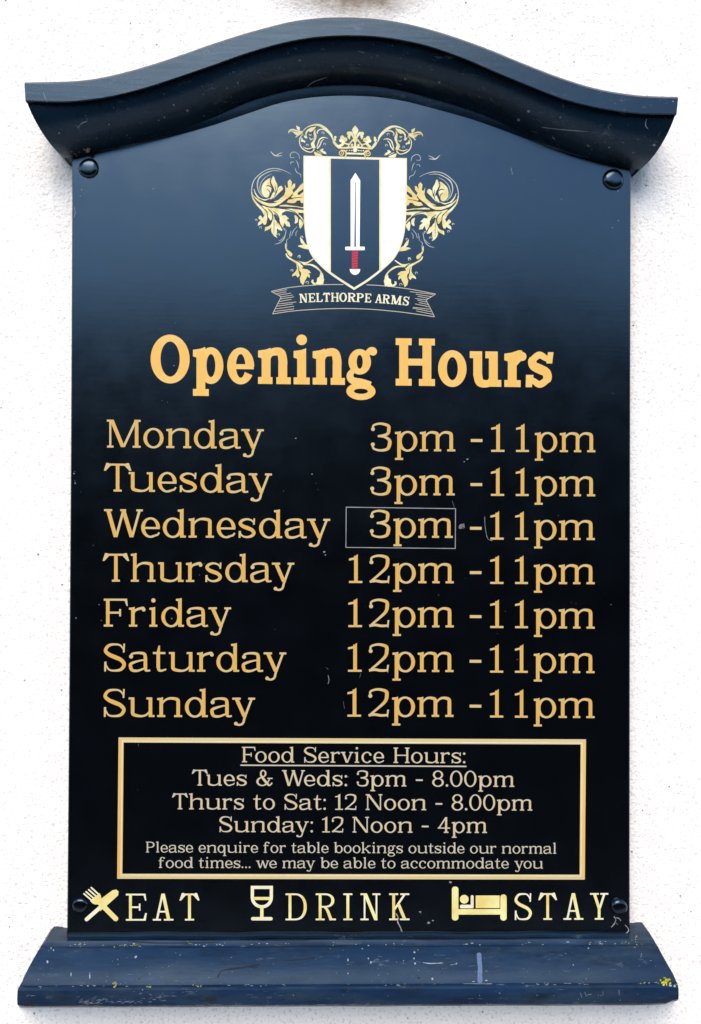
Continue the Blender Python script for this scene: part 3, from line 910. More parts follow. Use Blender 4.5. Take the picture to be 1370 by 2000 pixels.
for k, ((run, ya, yb, dx), (yc, yd)) in enumerate(zip(TIMES, ENDY)):
    ink = Ink()
    dep = D_INK + (0.0006 if k == 2 else 0)
    put_line(ink, [(c, cx(a), cx(b)) for c, a, b in run], LIGHT, WL, 'L', cx(run[0][1]), cx(run[-1][2]), ya, yb, 55.3 if k != 2 else 54.0, dep, True)
    ink.build('lettering', GM, sign, 'the hour ' + ''.join(c for c, a, b in run))
    ink = Ink()
    put_line(ink, [(c, cx(a + dx), cx(b + dx * (1 if b < 1200 else .7))) for c, a, b in ENDS], LIGHT, WL, 'L', cx(685), cx(1326), yc, yd, 54.6, None, True)
    ink.build('lettering', GM, sign, 'the closing hour -11pm')
# title
ink = Ink()
ca = lambda X: 270 + X / 3.262
cb = lambda X: 670 + X / 3.186
put_line(ink, [('O', ca(80), ca(329)), ('p', ca(350), ca(544)), ('e', ca(568), ca(740)), ('n', ca(765), ca(973)), ('i', ca(991), ca(1094)), ('n', ca(1113), ca(1318)), ('g', cb(22), cb(211)),
               ('H', cb(329), cb(573)), ('o', cb(593), cb(770)), ('u', cb(790), cb(986)), ('r', cb(1005), cb(1143)), ('s', cb(1149), cb(1303))], BOLD, WB, 'B', 294, 1079, 747.0, 756.8, 92.5, None, True)
ink.build('lettering', [M_TITLE, M_TITLE2], sign, 'the title Opening Hours in heavy orange gold letters')
# food service box
text_line('Food Service Hours:', 473.0, 909.5, 1488.8, 1490.8, 30.2, [M_SAND, M_SAND2], .11, .50)
text_line('Tues & Weds: 3pm - 8.00pm', 375.2, 1004.8, 1534.3, 1536.9, 30.9, [M_SAND, M_SAND2], .11, .46)
text_line('Thurs to Sat: 12 Noon - 8.00pm', 336.7, 1040.2, 1580.6, 1583.2, 30.9, [M_SAND, M_SAND2], .11, .46)
text_line('Sunday: 12 Noon - 4pm', 428.5, 951.5, 1625.1, 1627.0, 30.7, [M_SAND, M_SAND2], .11, .46)
text_line('Please enquire for table bookings outside our normal', 285.5, 1087.5, 1664.9, 1667.3, 21.0, [M_SAND2, M_SAND2], .10, .42)
text_line('food times... we may be able to accommodate you', 310.4, 1060.9, 1695.1, 1696.4, 21.0, [M_SAND2, M_SAND2], .10, .42)
# bottom row
def expl_line(boxes, y0, y1, caph, label):
    ink = Ink()
    put_line(ink, boxes, SLAB, WS, 'S', boxes[0][1], boxes[-1][2], y0, y1, caph, None, True)
    ink.build('lettering', [M_YEL, M_IVORY], sign, label)
expl_line([('E', 246.3, 285.6), ('A', 298.9, 339.2), ('T', 351.4, 389.6)], 1798.2, 1797.8, 52.6, 'the word EAT in pale gold capitals')
expl_line([('D', 558.1, 599.6), ('R', 617, 656.5), ('I', 672, 687.7), ('N', 704.5, 743.4), ('K', 760.6, 800.2)], 1797.4, 1797.2, 52.4, 'the word DRINK in pale gold capitals')
expl_line([('S', 1004.9, 1039.6), ('T', 1052.2, 1088), ('A', 1100.9, 1139.8), ('Y', 1152.8, 1188.5)], 1796.8, 1796.2, 52, 'the word STAY in pale gold capitals')

def flat(name, polys, mats, parent, layer=1, label=None, tf=None):
    """print shapes given in photo pixels on the board plane; overlapping shapes are united"""
    vs, fs, mi = union([([(x, -y) for x, y in p], t) for p, t in polys], 1e-3)
    ink = Ink()
    ink.add(vs, fs, mi, lambda x, y: at(x, -y, D_BOARD + 0.00015 * (layer + 1)))
    return ink.build(name, mats, parent, label)
def quad(x0, y0, x1, y1): return [(x0, y0), (x1, y0), (x1, y1), (x0, y1)]
def seg(a, b, w):
    dx, dy = b[0] - a[0], b[1] - a[1]; d = math.hypot(dx, dy)
    nx, ny = -dy / d * w / 2, dx / d * w / 2
    return [(a[0] + nx, a[1] + ny), (b[0] + nx, b[1] + ny), (b[0] - nx, b[1] - ny), (a[0] - nx, a[1] - ny)]
def circ(x, y, r, ry=None, n=20, a0=0, a1=360):
    ry = ry or r
    full = a1 - a0 >= 360
    return [(x + r * math.cos(R(a0 + (a1 - a0) * k / (n if full else n - 1))), y + ry * math.sin(R(a0 + (a1 - a0) * k / (n if full else n - 1)))) for k in range(n)]
def roundrect(x0, y0, x1, y1, r):
    out = []
    for cx_, cy_, a in ((x1 - r, y1 - r, 0), (x0 + r, y1 - r, 90), (x0 + r, y0 + r, 180), (x1 - r, y0 + r, 270)):
        for k in range(5): out.append((cx_ + r * math.cos(R(a + k * 22.5)), cy_ + r * math.sin(R(a + k * 22.5))))
    return out
# underline
flat('underline', [([(470, 1493.2), (911.5, 1495.6), (911.5, 1498.2), (470, 1495.8)], 0)], [M_SAND2], sign)
# box frame, two tones: mitred uprights in deep gold, rails in sand
TLo, TRo, BRo, BLo = (232, 1440.3), (1145, 1444), (1142.7, 1718), (229.2, 1716.3)
TLi, TRi, BRi, BLi = (242, 1450.2), (1134.5, 1454), (1132.5, 1708.3), (239.5, 1706.5)
flat('box_border', [([TLo, TLi, BLi, BLo], 0), ([TRo, BRo, BRi, TRi], 0), ([TLo, TRo, TRi, TLi], 1), ([BLo, BLi, BRi, BRo], 1)], [M_BANDV, M_BANDH], sign)
def inset_quad(k0, k1):
    A = [TLo, TRo, BRo, BLo]; B = [TLi, TRi, BRi, BLi]
    L = lambda k: [tuple(a[c] + (b[c] - a[c]) * k for c in (0, 1)) for a, b in zip(A, B)]
    o, i = L(k0), L(k1)
    return [([o[j], o[(j + 1) % 4], i[(j + 1) % 4], i[j]], 0) for j in range(4)]
flat('border_line', inset_quad(0.66, 0.80), [M_IVORY], sign, 2)
# overlaid patch that corrects the Wednesday hour
pq = [(675.9, 989.8), (890.9, 992.8), (890.4, 1072), (675.3, 1069.8)]
vs = [at(x, y, D_BOARD - 0.0001) for x, y in pq] + [at(x, y, D_BOARD + 0.00055) for x, y in pq]
patch = link_mesh('patch', vs, [(0, 1, 5, 4), (1, 2, 6, 5), (2, 3, 7, 6), (3, 0, 4, 7), (4, 5, 6, 7)], M_BOARD, sign)
patch['label'] = 'black rectangular sticker behind the Wednesday 3pm'
bm = bmesh.new(); bm.from_mesh(patch.data); bmesh.ops.recalc_face_normals(bm, faces=bm.faces); bm.to_mesh(patch.data); bm.free()
for f in patch.data.polygons: pass
iq = [(677.3, 991.3), (889.4, 994.2), (888.9, 1070.5), (676.7, 1068.4)]
flat('patch_edge', [([pq[j], pq[(j + 1) % 4], iq[(j + 1) % 4], iq[j]], 0) for j in range(4)], [M_GREY], patch, 4)

# ---- icons
IC = [M_YEL, M_IVORY]
def E4(X, Y): return (X / 2.854, 1680 + Y / 2.854)
def E5(X, Y): return (440 + X / 2.854, 1680 + Y / 2.854)
def E6(X, Y): return (890 + X / 2.854, 1680 + Y / 2.854)
def M4(pts): return [E4(*p) for p in pts]
fk = []
for a, b in (((469, 187), (510, 222)), ((481, 176), (523, 212)), ((496, 165), (537, 201)), ((510, 153), (550, 190))):
    fk.append((seg(E4(*a), E4(*b), 3.0), 1)); fk.append((circ(*E4(*a), 1.5, n=10), 1))
fk.append((M4([(503, 226), (556, 183), (564, 200), (567, 222), (575, 238), (560, 256), (548, 247), (530, 247), (516, 240)]), 0))
fk.append((seg(E4(556, 236), E4(646, 326), 10), 0)); fk.append((circ(*E4(646, 326), 5), 0))
fk.append((M4([(558, 220), (628, 168), (650, 164), (662, 174), (660, 196), (580, 268), (560, 284)]), 0))
fk.append((seg(E4(575, 250), E4(484, 330), 7.6), 1)); fk.append((circ(*E4(484, 330), 3.8), 1))
flat('fork_and_knife_icon', fk, IC, sign, 1, 'pale gold crossed fork and knife beside EAT')
gl = []
def arc_band(cx_, cy_, ro, ri, a0, a1, n=18):
    out = []
    for k in range(n):
        a, b = R(a0 + (a1 - a0) * k / n), R(a0 + (a1 - a0) * (k + 1) / n)
        out.append([(cx_ + ro * math.cos(a), cy_ + ro * math.sin(a)), (cx_ + ro * math.cos(b), cy_ + ro * math.sin(b)), (cx_ + ri * math.cos(b), cy_ + ri * math.sin(b)), (cx_ + ri * math.cos(a), cy_ + ri * math.sin(a))])
    return out
gx, gy = E5(205, 207)
gl += [(p, 1) for p in arc_band(gx, gy, 21.6, 15.4, 0, 180)]
gl += [(quad(gx - 21.6, E5(0, 143)[1], gx - 15.4, gy + 1), 1), (quad(gx + 15.4, E5(0, 143)[1], gx + 21.6, gy + 1), 1), (quad(gx - 21.6, E5(0, 143)[1], gx + 21.6, E5(0, 143)[1] + 6.2), 1)]
gl += [(quad(gx - 17, E5(0, 205)[1], gx + 17, E5(0, 222)[1]), 0), (quad(gx - 3.2, gy + 18, gx + 3.2, E5(0, 326)[1]), 0), (roundrect(gx - 21, E5(0, 317)[1], gx + 21, E5(0, 336)[1], 3), 1)]
flat('wine_glass_icon', gl, IC, sign, 1, 'pale gold outline of a half full wine glass beside DRINK')
bd = [(roundrect(883.0, 1731.5, 895.8, 1797.8, 5.5), 0), (roundrect(977.6, 1747, 990, 1798, 5.5), 0), (quad(893, 1775.5, 980, 1786.3), 0),
      (quad(929.6, 1749, 976.3, 1773.5), 0), (circ(907.2, 1756.3, 8.6), 0), (roundrect(898.8, 1767, 925.6, 1774, 2.5), 1), (roundrect(919.8, 1748.5, 925.6, 1774, 2.5), 1)]
flat('bed_icon', bd, IC, sign, 1, 'pale gold person lying in a bed beside STAY')

# ---- crest
crest = bpy.data.objects.new('crest', None)
col.objects.link(crest); crest.parent = sign; crest.empty_display_size = 0.05
crest['label'] = 'shield with sword under a crown, gold scrollwork on both sides'
def AX(y): return 694.8 - (y - 270) * .0105
def mirror(p):
    x, y = p
    x2 = 2 * AX(y) - x
    return (x2, y + 0.021 * (x2 - x))
SIL = [(593, 304), (593.2, 360), (593.3, 400), (593.8, 425), (596, 453), (602, 484), (612, 504), (624, 517), (638, 530), (655, 542.5), (671, 553), (692, 566.5)]
left = spline(SIL[2:], 3)
outl = [(593, 304), (593.2, 360)] + left
rgt = [(795.2, 308.8), (795, 360), (794.5, 400), (793.5, 425), (790.5, 455), (783, 482), (772, 503), (760, 516), (744, 530.5), (730, 541.5), (717, 551), (692, 566.5)]
rs = [rgt[0], rgt[1]] + spline(rgt[2:], 3)
shield_out = outl + rs[::-1][1:]
def inset_poly(poly, d):
    n = len(poly); out = []
    cx_, cy_ = 694, 420
    for i in range(n):
        a, b, c = poly[i - 1], poly[i], poly[(i + 1) % n]
        v1 = (b[0] - a[0], b[1] - a[1]); v2 = (c[0] - b[0], c[1] - b[1])
        l1 = math.hypot(*v1) or 1; l2 = math.hypot(*v2) or 1
        n1 = (-v1[1] / l1, v1[0] / l1); n2 = (-v2[1] / l2, v2[0] / l2)
        nx, ny = n1[0] + n2[0], n1[1] + n2[1]; m = math.hypot(nx, ny) or 1
        nx, ny = nx / m, ny / m
        k = d / max(.35, nx * n1[0] + ny * n1[1])
        if nx * (cx_ - b[0]) + ny * (cy_ - b[1]) < 0: nx, ny = -nx, -ny
        out.append((b[0] + nx * k, b[1] + ny * k))
    return out
shield = flat('shield', [(shield_out, 0)], [M_IVORY], crest, 2, 'cream edged shield with two white stripes')
inn = inset_poly(shield_out, 3.4)
def clip_x(poly, x0, x1):
    for lim, sgn in ((x0, 1), (x1, -1)):
        out = []
        for i in range(len(poly)):
            a, b = poly[i - 1], poly[i]
            ia, ib = sgn * (a[0] - lim) >= 0, sgn * (b[0] - lim) >= 0
            if ia != ib:
                t = (lim - a[0]) / (b[0] - a[0]); out.append((lim, a[1] + (b[1] - a[1]) * t))
            if ib: out.append(b)
        poly = out
    return poly
flat('white_stripe', [(clip_x(inn, 590, 641.5), 0)], [M_WHITE], shield, 3)
flat('white_stripe', [(clip_x(inn, 746.2, 800), 0)], [M_WHITE], shield, 3)
flat('dark_stripe', [(clip_x(inset_poly(shield_out, 4.5), 646.5, 741.2), 0)], [M_BOARD], shield, 3)
sw = flat('sword', [([(694.6, 337.5), (704, 352.5), (702.8, 483), (685.3, 482.5), (685.2, 352)], 0), (roundrect(674.6, 481.8, 713, 488.6, 2), 0), (circ(693.7, 525.5, 10.3, 11.2, 16, 0, 180), 0)], [M_WHITE], crest, 5, 'upright white sword with a red grip')
flat('fuller', [([(694.2, 356), (695.3, 356), (695.5, 482), (692.4, 482)], 0)], [M_BOARD], sw, 6)
flat('grip', [([(688, 488.4), (699.6, 488.6), (698.6, 525.8), (687.6, 525.6)], 0)], [M_RED], sw, 6)
gs = []
for k in range(7):
    y = 491 + k * 5.1
    gs.append((seg((688.2, y + 1.8), (699, y - .4), 1.0), 0))
flat('grip_wrap', gs, [M_OLIVE], sw, 7)
# crown
def C5(p): return (640 + p[0] / 11.417, 230 + p[1] / 11.417)
def S5(pts, ws, t=0, n=5, F=C5):
    pp = spline([(*F(p), w / 11.417) for p, w in zip(pts, ws)], n)
    return [([(x, y) for x, y in q], tg) for q, tg in stroke_quads([(a, b) for a, b, c in pp], [c for a, b, c in pp], t)]
def P5(pts, t=0, F=C5, n=3):
    return (spline([F(p) for p in pts], n, True), t)
def CC(x, y, r, t=0, F=C5): 
    a = F((x, y)); return (circ(a[0], a[1], r / 11.417, n=14), t)
cr = []
cr.append(([C5(p) for p in ((617, 172), (662, 225), (692, 275), (668, 340), (640, 395), (632, 450), (602, 450), (596, 395), (566, 340), (545, 270), (572, 225))], 0))
cr += [CC(475, 350, 46), CC(478, 420, 34), CC(525, 340, 34), CC(770, 355, 46), CC(765, 420, 34), CC(722, 345, 34)]
cr += S5([(500, 480), (480, 430), (520, 340), (580, 430), (605, 480)], [20, 50, 60, 40, 30]) + S5([(755, 480), (765, 430), (720, 345), (660, 430), (635, 480)], [20, 50, 60, 40, 30])
cr += [CC(330, 440, 46, 1), CC(305, 505, 44), CC(395, 485, 50, 1), CC(350, 545, 36), CC(905, 452, 46), CC(935, 515, 44), CC(840, 495, 50, 1), CC(880, 550, 36)]
cr += [CC(175, 435, 28), CC(160, 490, 34), CC(1055, 450, 28), CC(1065, 500, 34)]
cr += S5([(130, 520), (180, 590), (250, 660)], [50, 60, 50]) + S5([(1095, 540), (1050, 610), (980, 690)], [50, 60, 50])
cr += S5([(240, 670), (420, 672), (617, 655), (800, 672), (985, 695)], [34, 40, 44, 40, 34])
cr += S5([(350, 560), (420, 580), (480, 590), (560, 500), (617, 455)], [40, 34, 34, 34, 44]) + S5([(880, 570), (820, 590), (760, 600), (680, 500), (617, 455)], [40, 34, 34, 34, 44])
cr += S5([(617, 450), (617, 560), (617, 720)], [70, 44, 60]) + [CC(617, 715, 52), CC(545, 605, 28), CC(690, 610, 28), CC(617, 500, 54)]
cr += S5([(480, 590), (470, 640), (460, 665)], [34, 30, 40]) + S5([(760, 600), (770, 640), (780, 670)], [34, 30, 40]) + S5([(250, 640), (330, 600), (350, 560)], [60, 60, 60]) + S5([(960, 660), (900, 610), (880, 560)], [60, 60, 60])
for x in (430, 490, 540, 700, 750, 800): cr += [CC(x, 730 + (x - 617) * .02, 15)]
cr += S5([(420, 795), (617, 800), (820, 806)], [40, 40, 40])
crown = flat('crown', cr, [M_LEAF, M_LEAF2], crest, 4, 'gold crown with a lily above the shield')
cu = []
for cx_, cy_ in ((310, 790), (905, 800)):
    cu += [(q, 0) for q in arc_band(*C5((cx_, cy_)), 5.2, 3.3, 0, 360, 16)] + [CC(cx_, cy_, 16)]
cu += S5([(300, 720), (390, 740), (420, 800), (400, 860), (380, 920)], [20, 34, 30, 26, 20]) + S5([(930, 720), (850, 750), (815, 800), (840, 860), (850, 920)], [20, 34, 30, 26, 20])
flat('crown_curl', cu, [M_LEAF2], crown, 5)

# scrollwork, traced once on the left and mirrored
def F1(p): return (485 + p[0] / 11.417, 320 + p[1] / 11.417)
def F2(p): return (485 + p[0] / 11.417, 400 + p[1] / 11.417)
def F3(p): return (540 + p[0] / 11.417, 460 + p[1] / 11.417)
def F4(p): return (555 + p[0] / 11.417, 230 + p[1] / 11.417)
S = lambda F, pts, ws, t=0: S5(pts, ws, t, 5, F)
P = lambda F, pts, t=0, n=3: [P5(pts, t, F, n)]
CR = lambda F, pts, t=0: [([F(p) for p in pts], t)]      # crisp polygon
SD = lambda F, pts, ws, t=0: S5(pts, [w * 1.35 for w in ws], t, 5, F)
leaf, line, dark = [], [], []
# big scroll
leaf += S(F1, [(130, 560), (170, 670), (260, 775), (380, 805), (490, 765)], [8, 24, 34, 30, 10])
leaf += S(F1, [(110, 700), (230, 815), (400, 895), (560, 915), (700, 870), (830, 765)], [10, 40, 60, 70, 60, 40])
leaf += P(F1, [(495, 320), (400, 370), (325, 450), (298, 560), (318, 680), (380, 745), (440, 745), (485, 690), (520, 560), (520, 430)])
leaf += P(F1, [(562, 270), (610, 380), (655, 480), (632, 620), (575, 740), (490, 790), (545, 660), (588, 590), (540, 470), (515, 380)])
leaf += P(F1, [(742, 490), (775, 570), (700, 640), (600, 740), (560, 780), (640, 640), (672, 530)])
leaf += CR(F1, [(818, 455), (850, 535), (895, 530), (880, 400), (930, 345), (975, 400), (965, 520), (1005, 445), (1052, 440), (1045, 520), (985, 590), (1010, 640), (940, 720), (860, 790), (780, 850), (680, 860), (560, 850), (680, 800), (800, 700), (835, 610)], 1)
leaf += CR(F1, [(1010, 650), (1100, 560), (1160, 480), (1232, 420), (1232, 560), (1180, 590), (1110, 640), (1100, 690), (1150, 690), (1232, 620), (1232, 880), (1180, 870), (1150, 810), (1090, 830), (1040, 870), (960, 880), (860, 860), (900, 800), (1000, 780), (960, 740)], 1)
leaf += S(F1, [(700, 935), (900, 930), (1060, 940), (1235, 975)], [20, 46, 40, 34])
leaf += P(F1, [(900, 985), (1060, 1000), (1235, 1030), (1235, 1090), (1120, 1085), (1020, 1040)])
leaf += S(F1, [(600, 980), (760, 1030), (920, 1030), (1060, 1080), (1160, 1180), (1232, 1300)], [20, 40, 50, 46, 46, 40])
leaf += S(F1, [(75, 600), (110, 770), (200, 900), (320, 1020), (380, 1130)], [22, 30, 44, 60, 60])
leaf += CR(F2, [(300, 20), (480, 30), (600, 70), (720, 110), (840, 140), (760, 180), (750, 240), (830, 230), (912, 312), (850, 338), (922, 395), (940, 492), (860, 480), (812, 400), (775, 515), (722, 430), (700, 345), (650, 250), (600, 200), (560, 230), (540, 330), (500, 350), (440, 260), (420, 150)])
leaf += CR(F2, [(350, 90), (420, 180), (430, 300), (412, 400), (390, 445), (345, 440), (328, 398), (290, 430), (215, 470), (225, 400), (285, 340), (232, 310), (232, 270), (275, 232), (330, 300), (370, 220)])
leaf += CR(F2, [(560, 190), (600, 330), (690, 425), (735, 500), (762, 585), (690, 560), (640, 520), (645, 620), (625, 690), (655, 740), (590, 705), (535, 640), (512, 570), (520, 500), (470, 545), (370, 590), (380, 500), (450, 480), (510, 440), (545, 350)])
leaf += P(F2, [(1035, 230), (1112, 290), (1100, 390), (1040, 415), (1050, 330)]) + P(F2, [(1150, 320), (1232, 390), (1210, 470), (1160, 530), (1135, 430)])
leaf += CR(F3, [(530, 35), (590, 90), (645, 185), (735, 240), (770, 310), (690, 305), (600, 290), (540, 262), (475, 235), (550, 210), (600, 212), (545, 150)])
# lower vine
leaf += S(F3, [(205, 170), (215, 270), (240, 345)], [14, 34, 30]) + P(F3, [(235, 320), (320, 365), (360, 420), (330, 470), (265, 430)], 1)
leaf += S(F3, [(215, 400), (260, 480), (380, 560), (480, 620), (580, 720)], [20, 36, 36, 50, 70])
leaf += S(F3, [(360, 510), (480, 575), (600, 620), (700, 600), (835, 515)], [14, 30, 60, 34, 26])
leaf += CR(F3, [(490, 640), (575, 735), (690, 755), (745, 790), (772, 838), (715, 840), (748, 885), (745, 950), (690, 905), (668, 960), (640, 1010), (600, 1108), (545, 1050), (525, 960), (555, 870), (548, 820), (510, 780)], 1)
leaf += CR(F3, [(450, 620), (490, 690), (500, 790), (520, 895), (478, 938), (440, 885), (350, 912), (365, 860), (425, 810), (462, 740)])
leaf += S(F3, [(600, 650), (760, 650), (870, 695), (960, 770), (1030, 860), (1050, 930)], [16, 34, 44, 30, 20, 10])
leaf += CR(F3, [(985, 820), (1040, 890), (1068, 980), (1045, 1105), (890, 1112), (820, 1090), (780, 1040), (790, 985), (835, 985), (825, 1030), (870, 1065), (905, 1030), (912, 950), (965, 915)])
# top scroll
leaf += S(F4, [(400, 325), (490, 235), (620, 172), (750, 158), (870, 205), (980, 300), (1060, 400), (1100, 520)], [10, 22, 30, 46, 60, 60, 46, 16])
leaf += CR(F4, [(480, 430), (478, 330), (520, 265), (600, 215), (720, 195), (660, 290), (590, 320), (545, 300), (510, 340), (500, 390), (525, 450)])
leaf += S(F4, [(430, 360), (360, 450), (350, 560), (390, 660), (480, 735), (600, 765), (680, 700)], [10, 20, 22, 24, 24, 24, 30])
leaf += S(F4, [(430, 650), (510, 690), (600, 680), (660, 640)], [8, 22, 22, 20])
leaf += S(F4, [(700, 250), (680, 330), (700, 420), (670, 520), (640, 590), (680, 680)], [16, 40, 60, 40, 80, 60])
leaf += S(F4, [(980, 460), (880, 440), (800, 480), (765, 560), (735, 650)], [8, 24, 30, 26, 20]) + S(F4, [(890, 475), (835, 530), (805, 610), (740, 690)], [10, 22, 26, 26])
leaf += S(F4, [(990, 340), (900, 265), (800, 265), (745, 310), (750, 360)], [12, 26, 28, 26, 24])
leaf += CR(F4, [(690, 690), (790, 735), (825, 700), (882, 685), (872, 738), (920, 755), (955, 812), (830, 798), (740, 750)])
leaf += CR(F4, [(665, 755), (740, 775), (820, 815), (870, 850), (700, 850)])
leaf += CR(F4, [(92, 362), (105, 290), (150, 252), (215, 248), (300, 280), (410, 300), (425, 325), (350, 362), (290, 400), (250, 370), (200, 320), (130, 312)])
leaf += CR(F4, [(272, 170), (335, 205), (355, 210), (350, 285), (310, 270), (285, 240)]) + S(F4, [(260, 440), (310, 395), (420, 340)], [20, 22, 16])
leaf += CR(F4, [(440, 380), (480, 415), (520, 470), (480, 455), (455, 440)]) + CR(F4, [(395, 430), (430, 500), (480, 520), (465, 560), (430, 535), (380, 535)])
leaf += S(F4, [(560, 370), (590, 390), (630, 360)], [14, 20, 16]) + S(F4, [(570, 440), (600, 490), (640, 460)], [16, 22, 18])
# thin pale lines
line += S(F1, [(960, 235), (800, 150), (620, 105), (450, 122), (300, 200), (150, 340), (92, 480), (75, 620)], [6, 12, 18, 18, 18, 18, 20, 24])
line += S(F1, [(740, 170), (560, 152), (400, 205), (270, 290), (215, 400), (210, 520), (250, 640), (340, 740)], [6, 14, 18, 26, 26, 22, 20, 10])
line += S(F1, [(530, 225), (400, 290), (300, 400), (262, 520), (280, 620), (335, 700)], [5, 12, 15, 15, 13, 8])
line += S(F2, [(850, 560), (825, 680), (785, 780), (700, 850), (590, 880)], [12, 16, 18, 14, 8]) + S(F2, [(800, 710), (740, 780), (680, 805)], [8, 12, 6])
line += S(F2, [(960, 570), (935, 660), (925, 750)], [8, 13, 6]) + S(F2, [(1095, 485), (1010, 580), (970, 690)], [8, 15, 8]) + S(F2, [(1110, 565), (1070, 620), (1065, 700)], [8, 13, 8]) + S(F2, [(900, 750), (860, 790), (862, 870), (850, 1000)], [8, 12, 14, 20])
line += S(F4, [(350, 920), (330, 830), (260, 772), (190, 768), (145, 815), (150, 885), (235, 885)], [7, 12, 13, 13, 13, 12, 9])
line += S(F4, [(260, 945), (305, 1010), (330, 1130)], [6, 14, 8]) + S(F4, [(150, 1035), (160, 990), (225, 990)], [9, 12, 8]) + S(F4, [(245, 1115), (285, 1215), (370, 1265), (372, 1330)], [7, 13, 13, 7])
line += S(lambda p: p, [(529, 296), (538, 304), (551, 304)], [12, 26, 8]) + S(lambda p: p, [(552, 298), (544, 301), (538, 305)], [8, 16, 10])
for cx_, cy_, rr, FF in ((180, 340, 22, F2), (278, 508, 24, F2), (680, 665, 24, F2), (800, 550, 24, F2), (505, 480, 26, F3), (350, 780, 26, F3), (690, 1050, 30, F3), (870, 340, 26, F4), (520, 610, 24, F4), (905, 590, 24, F4), (1140, 1150, 26, F2), (1200, 720, 24, F2)):
    a = FF((cx_, cy_))
    line += [(q, 0) for q in arc_band(a[0], a[1], rr / 11.4 + .5, rr / 11.4 - .7, 150, 430, 10)]
# dark engraved lines
dark += SD(F1, [(250, 870), (400, 945), (560, 965), (700, 915), (840, 810), (1000, 690)], [6, 16, 22, 20, 18, 6])
dark += SD(F1, [(600, 975), (760, 985), (900, 985), (1235, 1020)], [16, 20, 12, 12]) + SD(F1, [(830, 1010), (960, 1040), (1080, 1110), (1225, 1290)], [6, 10, 12, 18])
dark += SD(F1, [(385, 495), (470, 490), (545, 545)], [6, 16, 12]) + SD(F1, [(420, 560), (485, 630), (470, 735)], [6, 14, 8]) + SD(F1, [(500, 340), (500, 430), (560, 560), (600, 640)], [14, 18, 16, 10]) + SD(F1, [(600, 500), (625, 620), (590, 720)], [6, 16, 10])
dark += SD(F1, [(250, 780), (380, 835), (500, 830), (600, 800)], [8, 16, 14, 6]) + SD(F1, [(700, 690), (760, 600), (800, 640), (760, 720)], [12, 16, 16, 10]) + SD(F1, [(870, 790), (940, 730), (990, 690)], [10, 12, 6]) + SD(F1, [(900, 790), (1060, 755), (1200, 745)], [10, 10, 6])
dark += P(F1, [(810, 890), (960, 880), (1080, 910), (1215, 905), (1215, 965), (1080, 940), (900, 920)]) + P(F1, [(1090, 820), (1165, 830), (1170, 900), (1080, 890)]) + P(F1, [(1105, 660), (1150, 630), (1225, 580), (1225, 600), (1150, 690)]) + P(F1, [(1120, 1110), (1215, 1095), (1215, 1180), (1160, 1150)])
dark += SD(F2, [(320, 60), (420, 160), (435, 330)], [8, 12, 10]) + SD(F2, [(440, 80), (530, 180), (550, 280), (520, 360)], [8, 16, 18, 10]) + SD(F2, [(560, 140), (640, 210), (690, 300), (680, 350)], [8, 16, 18, 14]) + SD(F2, [(570, 220), (620, 330), (650, 350)], [8, 14, 12]) + SD(F2, [(578, 300), (578, 460), (575, 640)], [5, 8, 4])
dark += P(F2, [(410, 400), (460, 350), (520, 380), (480, 440), (400, 470)]) + P(F2, [(640, 330), (690, 350), (710, 420), (650, 400)])
dark += SD(F3, [(240, 400), (300, 470), (420, 540), (560, 620), (640, 730)], [8, 16, 14, 14, 10]) + SD(F3, [(500, 690), (505, 780), (535, 850)], [8, 14, 14])
dark += SD(F4, [(490, 240), (600, 200), (700, 185)], [6, 12, 6]) + SD(F4, [(720, 230), (650, 300), (620, 380)], [8, 16, 10]) + SD(F4, [(690, 700), (780, 740), (900, 815)], [10, 16, 8]) + SD(F4, [(130, 300), (220, 295), (320, 320)], [5, 12, 5]) + SD(F4, [(650, 700), (560, 720), (450, 690)], [8, 12, 6])
# the F(lambda) strokes above use widths in eleventh-pixels like the rest
def mir(polys): return [([mirror(p) for p in q], t) for q, t in polys]
for fn, lab in ((lambda q: q, 'gold acanthus scrollwork left of the shield'), (mir, 'gold acanthus scrollwork right of the shield')):
    sc = flat('scrollwork', fn(leaf), [M_LEAF, M_LEAF2], crest, 1, lab)
    flat('vein', fn(dark), [M_OLIVE], sc, 2)['kind'] = 'stuff'
    flat('tendril', fn(line), [M_LINE], sc, 1)['kind'] = 'stuff'
# ribbon
def F6(p): return (520 + p[0] / 3.914, 545 + p[1] / 3.914)
rb = []
def thin(pts, w=1.4):
    pp = spline([F6(p) for p in pts], 6)
    return [(q, 0) for q, t in stroke_quads(pp, [w] * len(pp))]
rb += thin([(40, 95), (160, 68), (300, 52), (450, 43), (592, 42)]) + thin([(768, 44), (900, 52), (1100, 77), (1297, 115)])
rb += thin([(50, 267), (200, 245), (400, 230), (600, 225), (800, 231), (1000, 249), (1150, 268), (1288, 289)])
rb += [(seg(F6(a), F6(b), 1.3), 0) for a, b in (((40, 95), (116, 136)), ((116, 136), (50, 267)), ((1297, 115), (1224, 160)), ((1224, 160), (1288, 289)))]
for a, b in (((60, 100), (160, 80)), ((80, 112), (155, 97)), ((100, 122), (190, 108)), ((115, 136), (205, 122)), ((112, 152), (215, 136)), ((100, 172), (195, 155)), ((95, 190), (232, 175)), ((85, 208), (205, 190)), ((75, 228), (215, 208)), ((62, 248), (215, 228)),
             ((1280, 118), (1100, 96)), ((1262, 134), (1145, 116)), ((1245, 148), (1160, 132)), ((1228, 160), (1140, 148)), ((1228, 176), (1158, 162)), ((1238, 194), (1168, 180)), ((1245, 212), (1140, 190)), ((1252, 230), (1125, 216)), ((1262, 250), (1120, 222)), ((1275, 270), (1150, 244))):
    rb.append((seg(F6(a), F6(b), 1.15), 0))
